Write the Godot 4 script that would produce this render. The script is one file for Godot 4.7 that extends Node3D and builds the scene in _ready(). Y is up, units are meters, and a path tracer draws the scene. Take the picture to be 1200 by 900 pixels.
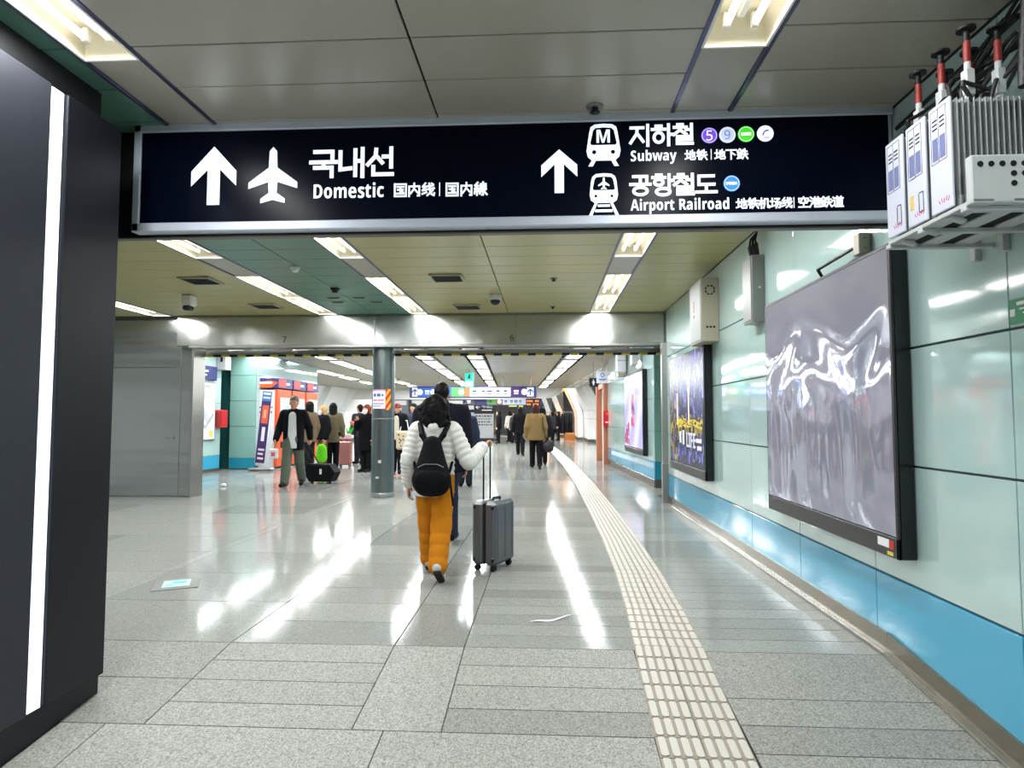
extends Node3D
# Subway concourse with an overhead wayfinding sign, built in metres: y up, the corridor runs towards -z,
# the plateau floor is y = 0, a short ramp climbs towards it from where the viewer stands.

const RAMP_Z := -3.82
const RAMP_S := 0.11
const CEIL := 3.12
const WALL_X := 1.97
const GLOW := 0.47        # emission against the exposure set below

var M := {}
var mesh_cache := {}
var rng := RandomNumberGenerator.new()

func _ready() -> void:
	# camera, light, exposure
	var cam := Camera3D.new()
	cam.name = "camera"
	add_child(cam, true)
	cam.fov = 62.6082
	cam.near = 0.05
	cam.far = 200.0
	cam.transform = Transform3D(Basis(Vector3.UP, deg_to_rad(3.08956)) * Basis(Vector3.RIGHT, deg_to_rad(3.09406)), Vector3(0, 1.36, 0))
	cam.current = true
	var we := WorldEnvironment.new()
	we.name = "world"
	var e := Environment.new()
	e.background_mode = Environment.BG_COLOR
	e.background_color = Color(0.02, 0.02, 0.02)
	e.tonemap_mode = Environment.TONE_MAPPER_LINEAR
	e.tonemap_exposure = 2.0
	e.sdfgi_enabled = true
	e.ssao_enabled = true
	e.ssil_enabled = true
	we.environment = e
	add_child(we, true)
	tube_energy = 0.85
	far_energy = 3.4
	tube_color = Color(0.975, 0.99, 1.0)
	materials()
	build_floor()
	build_ceiling()
	glass_wall()
	left_pillar()
	steel_beam()
	room_ends()
	far_ceiling()
	far_walls()
	overhead_sign()
	billboards()
	telecom_units()
	wall_cabinets()
	ceiling_fittings()
	far_signs()
	people()
	floor_bits()

class MB:
	var st := SurfaceTool.new()
	func _init() -> void:
		st.begin(Mesh.PRIMITIVE_TRIANGLES)
	func tri(a: Vector3, b: Vector3, c: Vector3, o: Vector3, sg := -1) -> void:
		st.set_smooth_group(sg if sg >= 0 else 0xFFFFFFFF)
		st.add_vertex(a)
		if (c - a).cross(b - a).dot(o) >= 0.0:
			st.add_vertex(b); st.add_vertex(c)
		else:
			st.add_vertex(c); st.add_vertex(b)
	func quad(a: Vector3, b: Vector3, c: Vector3, d: Vector3, o: Vector3, sg := -1) -> void:
		tri(a, b, c, o, sg); tri(a, c, d, o, sg)
	func box(c: Vector3, s: Vector3, bs := Basis.IDENTITY, bev := 0.0) -> MB:
		var h := s * 0.5
		var g := minf(bev, minf(h.x, minf(h.y, h.z)) * 0.9)
		var p := func(sx: float, sy: float, sz: float, ax: int) -> Vector3:
			var v := Vector3(sx * (h.x - (0.0 if ax == 0 else g)), sy * (h.y - (0.0 if ax == 1 else g)), sz * (h.z - (0.0 if ax == 2 else g)))
			return c + bs * v
		for ax in 3:
			for sd in [-1.0, 1.0]:
				var q := []
				for uv in [[-1.0, -1.0], [1.0, -1.0], [1.0, 1.0], [-1.0, 1.0]]:
					var v := [0.0, 0.0, 0.0]
					v[ax] = sd; v[(ax + 1) % 3] = uv[0]; v[(ax + 2) % 3] = uv[1]
					q.append(p.call(v[0], v[1], v[2], ax))
				var n := Vector3.ZERO
				n[ax] = sd
				quad(q[0], q[1], q[2], q[3], bs * n)
		if g > 0.0:
			for ax in 3:
				var b1 := (ax + 1) % 3
				var b2 := (ax + 2) % 3
				for s1 in [-1.0, 1.0]:
					for s2 in [-1.0, 1.0]:
						var lo := [0.0, 0.0, 0.0]
						lo[ax] = -1.0; lo[b1] = s1; lo[b2] = s2
						var hi := lo.duplicate()
						hi[ax] = 1.0
						var n := Vector3.ZERO
						n[b1] = s1; n[b2] = s2
						quad(p.call(lo[0], lo[1], lo[2], b1), p.call(hi[0], hi[1], hi[2], b1), p.call(hi[0], hi[1], hi[2], b2), p.call(lo[0], lo[1], lo[2], b2), bs * n)
			for sx in [-1.0, 1.0]:
				for sy in [-1.0, 1.0]:
					for sz in [-1.0, 1.0]:
						tri(p.call(sx, sy, sz, 0), p.call(sx, sy, sz, 1), p.call(sx, sy, sz, 2), bs * Vector3(sx, sy, sz))
		return self
	func tube(a: Vector3, b: Vector3, ra: float, rb: float, n := 12, caps := true) -> MB:
		var d := (b - a).normalized()
		var u := d.cross(Vector3.UP if absf(d.y) < 0.9 else Vector3.RIGHT).normalized()
		var w := d.cross(u)
		for i in n:
			var t0 := TAU * i / n
			var t1 := TAU * (i + 1) / n
			var e0 := u * cos(t0) + w * sin(t0)
			var e1 := u * cos(t1) + w * sin(t1)
			quad(a + e0 * ra, a + e1 * ra, b + e1 * rb, b + e0 * rb, e0 + e1, 1)
			if caps:
				if ra > 0.0: tri(a, a + e0 * ra, a + e1 * ra, -d)
				if rb > 0.0: tri(b, b + e0 * rb, b + e1 * rb, d)
		return self
	func path(pts: Array, r: float, n := 8) -> MB:
		for i in pts.size() - 1:
			tube(pts[i], pts[i + 1], r, r, n, i == 0 or i == pts.size() - 2)
			if i > 0:
				ball(pts[i], Vector3.ONE * r, n, 4)
		return self
	func ball(c: Vector3, r: Vector3, n := 14, m := 8, lo := 0.0, hi := 1.0) -> MB:
		for j in m:
			var p0 := PI * lerpf(lo, hi, float(j) / m)
			var p1 := PI * lerpf(lo, hi, float(j + 1) / m)
			for i in n:
				var t0 := TAU * i / n
				var t1 := TAU * (i + 1) / n
				var f := func(p: float, t: float) -> Vector3: return c + Vector3(sin(p) * cos(t), cos(p), sin(p) * sin(t)) * r
				var a: Vector3 = f.call(p0, t0)
				var b: Vector3 = f.call(p0, t1)
				var cc: Vector3 = f.call(p1, t1)
				var d: Vector3 = f.call(p1, t0)
				var o := (a + b + cc + d) * 0.25 - c
				if p0 > 0.001: tri(a, b, cc, o, 1)
				if p1 < PI - 0.001: tri(a, cc, d, o, 1)
		return self
	func prism(poly: PackedVector2Array, z0: float, z1: float, xf := Transform3D.IDENTITY, smooth := false) -> MB:
		var idx := Geometry2D.triangulate_polygon(poly)
		var fz := xf.basis * Vector3(0, 0, 1)
		for i in range(0, idx.size(), 3):
			var v := []
			for k in 3: v.append(poly[idx[i + k]])
			tri(xf * Vector3(v[0].x, v[0].y, z1), xf * Vector3(v[1].x, v[1].y, z1), xf * Vector3(v[2].x, v[2].y, z1), fz)
			tri(xf * Vector3(v[0].x, v[0].y, z0), xf * Vector3(v[1].x, v[1].y, z0), xf * Vector3(v[2].x, v[2].y, z0), -fz)
		var cw := Geometry2D.is_polygon_clockwise(poly)
		for i in poly.size():
			var a := poly[i]
			var b := poly[(i + 1) % poly.size()]
			var n := Vector3(b.y - a.y, a.x - b.x, 0) * (-1.0 if cw else 1.0)
			quad(xf * Vector3(a.x, a.y, z0), xf * Vector3(b.x, b.y, z0), xf * Vector3(b.x, b.y, z1), xf * Vector3(a.x, a.y, z1), xf.basis * n, 2 if smooth else -1)
		return self
	func lathe(prof: Array, o := Vector3.ZERO, n := 24) -> MB:
		for k in prof.size() - 1:
			var a: Vector2 = prof[k]
			var b: Vector2 = prof[k + 1]
			for i in n:
				var t0 := TAU * i / n
				var t1 := TAU * (i + 1) / n
				var e0 := Vector3(cos(t0), 0, sin(t0))
				var e1 := Vector3(cos(t1), 0, sin(t1))
				var up := Vector3(0, 1, 0)
				var nn := (e0 + e1) * 0.5 * (a.y - b.y) + up * (b.x - a.x)
				if nn.length() < 1e-9: nn = e0
				if a.x > 0.0: tri(o + e0 * a.x + up * a.y, o + e1 * a.x + up * a.y, o + e1 * b.x + up * b.y, nn, 1)
				if b.x > 0.0: tri(o + e0 * a.x + up * a.y, o + e1 * b.x + up * b.y, o + e0 * b.x + up * b.y, nn, 1)
		return self
	func mesh(m: Mesh, xf: Transform3D) -> MB:
		st.append_from(m, 0, xf)
		return self
	func done() -> ArrayMesh:
		st.generate_normals()
		return st.commit()

func mat(key: String, col: Color, rough := 0.5, metal := 0.0, emit := 0.0) -> StandardMaterial3D:
	var m := StandardMaterial3D.new()
	m.resource_name = key
	m.albedo_color = col
	m.roughness = rough
	m.metallic = metal
	if emit > 0.0:
		m.emission_enabled = true
		m.emission = col
		m.emission_energy_multiplier = emit * GLOW
	M[key] = m
	return m

func rgb8(r: int, g: int, b: int) -> Color:
	return Color(r / 255.0, g / 255.0, b / 255.0)

func noise_tex(freq: float, size: int, ramp: Array, seed_: int, oct := 3, normal := false, bump := 4.0, kind := FastNoiseLite.TYPE_SIMPLEX_SMOOTH) -> NoiseTexture2D:
	var n := FastNoiseLite.new()
	n.noise_type = kind
	n.frequency = freq
	n.seed = seed_
	n.fractal_octaves = oct
	var t := NoiseTexture2D.new()
	t.width = size
	t.height = size
	t.seamless = true
	t.noise = n
	t.as_normal_map = normal
	t.bump_strength = bump
	if ramp.size() > 0:
		var g := Gradient.new()
		var offs := PackedFloat32Array()
		var cols := PackedColorArray()
		for r in ramp:
			offs.append(r[0]); cols.append(r[1])
		g.offsets = offs
		g.colors = cols
		t.color_ramp = g
	return t

func tri_uv(m: StandardMaterial3D, s: float, world := true) -> void:
	m.uv1_triplanar = true
	m.uv1_world_triplanar = world
	m.uv1_scale = Vector3.ONE * s

func meta(o: Node, label: String, cat := "", group := "", kind := "") -> void:
	if label != "": o.set_meta("label", label)
	if cat != "": o.set_meta("category", cat)
	if group != "": o.set_meta("group", group)
	if kind != "": o.set_meta("kind", kind)

var used := {}
func numbered(n: String) -> String:
	if not used.has(n):
		used[n] = 0
		return n
	used[n] += 1
	return "%s_%03d" % [n, used[n]]

func thing(called: String, label: String, cat: String, at := Vector3.ZERO, turn := 0.0, group := "") -> Node3D:
	var o := Node3D.new()
	o.name = numbered(called)
	add_child(o, true)
	o.position = at
	o.rotation.y = turn
	meta(o, label, cat, group)
	return o

func struct(called: String, label := "") -> Node3D:
	var o := Node3D.new()
	o.name = numbered(called)
	add_child(o, true)
	meta(o, label, "", "", "structure")
	return o

func part(parent: Node, called: String, mesh: Mesh, m: Material, at := Vector3.ZERO, bs := Basis.IDENTITY) -> MeshInstance3D:
	var o := MeshInstance3D.new()
	var k := 0
	var nm := called
	while parent.has_node(NodePath(nm)):
		k += 1
		nm = "%s_%03d" % [called, k]
	o.name = nm
	o.mesh = mesh
	o.material_override = m
	o.transform = Transform3D(bs, at)
	parent.add_child(o, true)
	return o

func single(called: String, label: String, cat: String, mesh: Mesh, m: Material, at := Vector3.ZERO, bs := Basis.IDENTITY, group := "") -> MeshInstance3D:
	var o := MeshInstance3D.new()
	o.name = numbered(called)
	o.mesh = mesh
	o.material_override = m
	o.transform = Transform3D(bs, at)
	add_child(o, true)
	meta(o, label, cat, group)
	return o

func bx(s: Vector3, bev := 0.004) -> ArrayMesh:
	var key := "%.4f,%.4f,%.4f,%.4f" % [s.x, s.y, s.z, bev]
	if not mesh_cache.has(key):
		mesh_cache[key] = MB.new().box(Vector3.ZERO, s, Basis.IDENTITY, bev).done()
	return mesh_cache[key]

func span(parent: Node, called: String, m: Material, lo: Vector3, hi: Vector3, bev := 0.004) -> MeshInstance3D:
	return part(parent, called, bx((hi - lo).abs(), bev), m, (lo + hi) * 0.5)

func quadmesh(w: float, h: float) -> QuadMesh:
	var q := QuadMesh.new()
	q.size = Vector2(w, h)
	return q

func printed(key: String, img: Image, rough := 0.35, emit := 0.0) -> StandardMaterial3D:
	var m := mat(key, Color.WHITE, rough)
	m.albedo_texture = ImageTexture.create_from_image(img)
	if emit > 0.0:
		m.emission_enabled = true
		m.emission = Color.WHITE
		m.emission_operator = BaseMaterial3D.EMISSION_OP_MULTIPLY
		m.emission_texture = m.albedo_texture
		m.emission_energy_multiplier = emit * GLOW
	return m

func rects(w: int, h: int, bg: Color, list: Array) -> Image:
	var im := Image.create(w, h, false, Image.FORMAT_RGB8)
	im.fill(bg)
	for r in list:
		im.fill_rect(Rect2i(r[0], r[1], r[2], r[3]), r[4])
	return im

func line_img(im: Image, a: Vector2, b: Vector2, th: int, c: Color) -> void:
	var n := int(a.distance_to(b)) + 1
	for i in n + 1:
		var p := a.lerp(b, float(i) / n)
		im.fill_rect(Rect2i(int(p.x), int(p.y), th, th), c)

# ---------- lettering ----------
var font_bold: SystemFont
var font_reg: SystemFont

func text_mesh(s: String, height: float, depth := 0.002, bold := true) -> TextMesh:
	var t := TextMesh.new()
	t.text = s
	t.font = font_bold if bold else font_reg
	t.font_size = 64
	t.pixel_size = height / 46.0      # cap height of the face is about 46 px at this size
	t.depth = depth
	t.curve_step = 2.0
	t.horizontal_alignment = HORIZONTAL_ALIGNMENT_LEFT
	t.vertical_alignment = VERTICAL_ALIGNMENT_BOTTOM
	return t

func put_text(parent: Node, called: String, s: String, cap: float, m: Material, at: Vector3, squeeze := 1.0, bold := true, depth := 0.002, bs := Basis.IDENTITY) -> MeshInstance3D:
	# at is the left end of the baseline
	var f := font_bold if bold else font_reg
	var drop := f.get_descent(64) * cap / 46.0
	return part(parent, called, text_mesh(s, cap, depth, bold), m, at + bs * Vector3(0, -drop, depth * 0.5), bs * Basis.from_scale(Vector3(squeeze, 1, 1)))

var GLYPH := {
	"국": "18,8 82,8 82,36|4,46 96,46|50,46 50,64|18,66 80,66 80,98",
	"내": "8,10 8,74 46,70|62,4 62,96|88,0 88,100|62,44 88,44",
	"선": "34,4 32,28 4,58|34,26 56,52|88,0 88,68|60,30 88,30|24,66 24,94 92,94",
	"지": "6,12 64,12|36,12 34,40 4,86|36,40 64,80|86,0 86,100",
	"하": "22,6 48,6|4,22 66,22|o 35 62 22 24|82,0 82,100|82,48 102,48",
	"철": "22,1 46,1|6,14 64,14|34,14 30,30 4,50|34,28 62,48|88,0 88,52|62,26 88,26|20,60 88,60 88,76 20,76 20,94 92,94",
	"공": "18,6 80,6 80,30|50,20 50,42|4,44 96,44|o 50 76 32 18",
	"항": "22,1 46,1|5,13 63,13|o 34 36 20 14|82,0 82,60|82,28 102,28|o 54 81 32 16",
	"도": "84,10 16,10 16,50 86,50|50,50 50,84|4,86 96,86",
	"国": "8,6 92,6 92,96 8,96 8,4|26,26 74,26|50,26 50,74|30,48 70,48|24,76 76,76|60,58 70,68",
	"内": "12,98 12,24 88,24 88,94 76,94|50,2 50,30 46,46 24,76|50,42 76,72",
	"线": "30,2 10,28 32,28 8,56 36,52|6,82 38,70|44,26 88,20|42,48 94,40|58,4 64,60 78,86 92,94 96,78|86,54 44,94|76,4 88,12",
	"線": "28,2 8,24 32,26 6,48 38,46|22,48 22,96|8,62 4,84|36,60 40,78|68,0 62,12|50,14 88,14 88,44 50,44 50,14|50,29 88,29|68,44 68,94 58,94|44,56 62,56 42,86|90,52 72,66 96,92",
	"地": "2,36 36,36|20,6 20,82|2,88 38,74|38,44 90,26 88,64 78,64|50,14 50,84 56,92 92,92 96,76|70,4 70,72",
	"铁": "22,2 4,30|16,20 40,20|12,40 38,40|6,60 40,60|24,40 24,92 42,82|54,10 46,34|50,26 92,26|44,52 98,52|70,2 70,52 44,96|70,54 98,96",
	"鉄": "24,2 2,28|24,2 44,22|12,34 38,34|6,50 42,50|24,34 24,88|8,62 14,80|40,62 34,80|2,92 44,86|56,10 48,34|52,26 92,26|48,52 98,52|72,2 72,52 50,96|72,54 98,96",
	"下": "2,10 98,10|48,10 48,98|52,34 84,58",
	"机": "2,28 44,28|24,2 24,98|22,34 2,70|26,40 44,58|54,10 54,56 44,96|54,10 82,10 82,86 94,92 98,76",
	"场": "2,34 38,34|20,6 20,80|2,86 38,74|44,10 84,10 52,42 96,42 90,92 78,94|66,44 42,76|82,44 54,96",
	"空": "50,0 50,12|8,28 8,14 92,14 92,28|36,22 28,38 8,46|62,22 64,40 92,40|20,56 80,56|50,56 50,92|6,94 94,94",
	"港": "10,4 22,16|2,34 16,42|4,96 22,62|34,18 96,18|50,2 50,36|78,2 78,36|28,38 100,38|48,38 28,64|80,38 98,62|48,56 80,56 80,72 48,72 48,56|48,72 48,94 94,94 94,80",
	"道": "44,0 52,10|80,0 70,12|32,15 98,15|62,15 58,28|42,28 88,28 88,78 42,78 42,28|42,44 88,44|42,61 88,61|8,8 20,20|2,38 22,38 22,74 2,90|16,80 30,94 98,94",
}

func glyphs(s: String, size: float, weight: float, advance := 1.02, aspect := 1.0, depth := 0.002) -> ArrayMesh:
	# strokes drawn on a 100 x 100 square, laid out left to right from the lower left corner
	var mb := MB.new()
	var x := 0.0
	var lift := 0.0
	for ch in s:
		if ch == " ":
			x += size * 0.35
			continue
		if ch == "|":
			mb.box(Vector3(x + size * 0.12, size * 0.5, depth * 0.5), Vector3(size * 0.06, size * 1.0, depth))
			x += size * 0.3
			continue
		for stroke in (GLYPH[ch] as String).split("|"):
			var pts := []
			if stroke.begins_with("o"):
				var q := stroke.split(" ")
				for i in 21:
					var t := TAU * i / 20.0
					pts.append(Vector2(float(q[1]) + cos(t) * float(q[3]), float(q[2]) + sin(t) * float(q[4])))
			else:
				for xy in stroke.split(" "):
					var q := xy.split(",")
					pts.append(Vector2(float(q[0]), float(q[1])))
			for i in pts.size() - 1:
				var a := Vector2(x + pts[i].x * 0.01 * size * aspect, (100.0 - pts[i].y) * 0.01 * size)
				var b := Vector2(x + pts[i + 1].x * 0.01 * size * aspect, (100.0 - pts[i + 1].y) * 0.01 * size)
				var d := (b - a).normalized()
				var ln := a.distance_to(b) + weight * (0.9 if pts.size() < 15 else 0.3)
				var bs := Basis(Vector3(d.x, d.y, 0), Vector3(-d.y, d.x, 0), Vector3(0, 0, 1))
				lift = fmod(lift + 0.00004, 0.0006)
				mb.box(Vector3((a.x + b.x) * 0.5, (a.y + b.y) * 0.5, depth * 0.5 + lift), Vector3(ln, weight, depth), bs)
		x += size * advance * aspect
	return mb.done()

func rounded(w: float, h: float, r: float, n := 6) -> PackedVector2Array:
	var p := PackedVector2Array()
	for c in [[w / 2 - r, h / 2 - r, 0.0], [-w / 2 + r, h / 2 - r, PI / 2], [-w / 2 + r, -h / 2 + r, PI], [w / 2 - r, -h / 2 + r, PI * 1.5]]:
		for i in n + 1:
			var t: float = c[2] + PI / 2 * i / n
			p.append(Vector2(c[0] + cos(t) * r, c[1] + sin(t) * r))
	return p

func disc(r: float, n := 28) -> PackedVector2Array:
	var p := PackedVector2Array()
	for i in n: p.append(Vector2(cos(TAU * i / n), sin(TAU * i / n)) * r)
	return p

func poly(list: Array, s := 1.0, o := Vector2.ZERO) -> PackedVector2Array:
	var p := PackedVector2Array()
	for i in range(0, list.size(), 2): p.append(Vector2(list[i], list[i + 1]) * s + o)
	return p

func mirror(list: Array) -> Array:
	var out := list.duplicate()
	for i in range(list.size() - 2, -1, -2):
		if absf(list[i]) > 0.0001:
			out.append(-list[i]); out.append(list[i + 1])
	return out

func flat(p: PackedVector2Array, z := 0.0, d := 0.002) -> ArrayMesh:
	return MB.new().prism(p, z, z + d).done()

# ---------- soft bodies: smooth union of tapered capsules, meshed as surface nets ----------
func bone(a: Vector3, b: Vector3, ra: float, rb: float, fl := Vector3.ONE, amp := 0.0, cnt := 0.0) -> Array:
	return [a, b, ra, rb, fl, amp, cnt]

func blob(bones: Array, cell: float, k := 0.03, ymin := -9.0, ymax := 9.0, into: SurfaceTool = null, xf := Transform3D.IDENTITY) -> ArrayMesh:
	var lo := Vector3.ONE * 1e9
	var hi := -lo
	for b in bones:
		var r: float = maxf(b[2], b[3]) + absf(b[5]) + k
		var e: Vector3 = b[4] * r
		lo = lo.min((b[0] as Vector3).min(b[1]) - e)
		hi = hi.max((b[0] as Vector3).max(b[1]) + e)
	lo -= Vector3.ONE * cell * 2.5
	hi += Vector3.ONE * cell * 2.5
	var nx := int((hi.x - lo.x) / cell) + 2
	var ny := int((hi.y - lo.y) / cell) + 2
	var nz := int((hi.z - lo.z) / cell) + 2
	var f := PackedFloat32Array()
	f.resize(nx * ny * nz)
	f.fill(1.0)
	var sxy := nx * ny
	for bn in bones:
		var fl: Vector3 = bn[4]
		var inv := Vector3(1.0 / fl.x, 1.0 / fl.y, 1.0 / fl.z)
		var ms := minf(fl.x, minf(fl.y, fl.z))
		var a: Vector3 = bn[0] * inv
		var b: Vector3 = bn[1] * inv
		var ra: float = bn[2]
		var rb: float = bn[3]
		var amp: float = bn[5]
		var cnt: float = bn[6]
		var ab := b - a
		var l2 := maxf(ab.length_squared(), 1e-9)
		var rr := maxf(ra, rb) + absf(amp) + k + cell * 2.0
		var e := fl * rr
		var q0: Vector3 = ((bn[0] as Vector3).min(bn[1]) - e - lo) / cell
		var q1: Vector3 = ((bn[0] as Vector3).max(bn[1]) + e - lo) / cell
		for iz in range(maxi(0, int(q0.z)), mini(nz - 1, int(q1.z) + 1) + 1):
			for iy in range(maxi(0, int(q0.y)), mini(ny - 1, int(q1.y) + 1) + 1):
				var idx := iz * sxy + iy * nx + maxi(0, int(q0.x))
				for ix in range(maxi(0, int(q0.x)), mini(nx - 1, int(q1.x) + 1) + 1):
					var p := (lo + Vector3(ix, iy, iz) * cell) * inv
					var pa := p - a
					var h := clampf(pa.dot(ab) / l2, 0.0, 1.0)
					var d := (pa - ab * h).length() - lerpf(ra, rb, h)
					if amp != 0.0: d -= amp * (absf(sin(h * cnt * PI)) - 0.5)
					d *= ms
					if bn.size() > 7:      # a cutting bone
						if f[idx] < -d: f[idx] = -d
						idx += 1
						continue
					var o := f[idx]
					var w := clampf(0.5 + 0.5 * (o - d) / k, 0.0, 1.0)
					f[idx] = lerpf(o, d, w) - k * w * (1.0 - w)
					idx += 1
	if ymin > -8.0 or ymax < 8.0:
		for iy in ny:
			var y := lo.y + iy * cell
			var c := maxf(ymin - y, y - ymax)
			if c > -cell * 3.0:
				for iz in nz:
					var idx := iz * sxy + iy * nx
					for ix in nx:
						if f[idx] < c: f[idx] = c
						idx += 1
	var vid := PackedInt32Array()
	vid.resize(nx * ny * nz)
	vid.fill(-1)
	var vs := PackedVector3Array()
	var off := [0, 1, nx, nx + 1, sxy, sxy + 1, sxy + nx, sxy + nx + 1]
	var edges := [[0, 1], [2, 3], [4, 5], [6, 7], [0, 2], [1, 3], [4, 6], [5, 7], [0, 4], [1, 5], [2, 6], [3, 7]]
	for iz in nz - 1:
		for iy in ny - 1:
			var idx := iz * sxy + iy * nx
			for ix in nx - 1:
				var s0 := f[idx] < 0.0
				if (f[idx + 1] < 0.0) != s0 or (f[idx + nx] < 0.0) != s0 or (f[idx + nx + 1] < 0.0) != s0 or (f[idx + sxy] < 0.0) != s0 or (f[idx + sxy + 1] < 0.0) != s0 or (f[idx + sxy + nx] < 0.0) != s0 or (f[idx + sxy + nx + 1] < 0.0) != s0:
					var sum := Vector3.ZERO
					var n := 0
					for ed in edges:
						var u: int = ed[0]
						var v: int = ed[1]
						var fu := f[idx + off[u]]
						var fv := f[idx + off[v]]
						if (fu < 0.0) != (fv < 0.0):
							var t := fu / (fu - fv)
							sum += Vector3(u & 1, (u >> 1) & 1, u >> 2).lerp(Vector3(v & 1, (v >> 1) & 1, v >> 2), t)
							n += 1
					vid[idx] = vs.size()
					vs.append(lo + (Vector3(ix, iy, iz) + sum / n) * cell)
				idx += 1
	var ids := PackedInt32Array()
	var steps := [1, nx, sxy]
	for iz in range(1, nz - 1):
		for iy in range(1, ny - 1):
			var idx := iz * sxy + iy * nx + 1
			for ix in range(1, nx - 1):
				var s0 := f[idx] < 0.0
				for ax in 3:
					if (f[idx + steps[ax]] < 0.0) != s0:
						var su: int = steps[(ax + 1) % 3]
						var sv: int = steps[(ax + 2) % 3]
						var q := [vid[idx], vid[idx - su], vid[idx - su - sv], vid[idx - sv]]
						if q[0] < 0 or q[1] < 0 or q[2] < 0 or q[3] < 0: continue
						if s0:
							ids.append_array(PackedInt32Array([q[0], q[2], q[1], q[0], q[3], q[2]]))
						else:
							ids.append_array(PackedInt32Array([q[0], q[1], q[2], q[0], q[2], q[3]]))
				idx += 1
	var ns := PackedVector3Array()
	ns.resize(vs.size())
	for i in range(0, ids.size(), 3):
		var n := (vs[ids[i + 2]] - vs[ids[i]]).cross(vs[ids[i + 1]] - vs[ids[i]])
		for j in 3: ns[ids[i + j]] += n
	for i in ns.size(): ns[i] = ns[i].normalized() if ns[i].length() > 0.0 else Vector3.UP
	var arr := []
	arr.resize(Mesh.ARRAY_MAX)
	arr[Mesh.ARRAY_VERTEX] = vs
	arr[Mesh.ARRAY_NORMAL] = ns
	arr[Mesh.ARRAY_INDEX] = ids
	var am := ArrayMesh.new()
	if ids.size() > 0: am.add_surface_from_arrays(Mesh.PRIMITIVE_TRIANGLES, arr)
	return am

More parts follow.
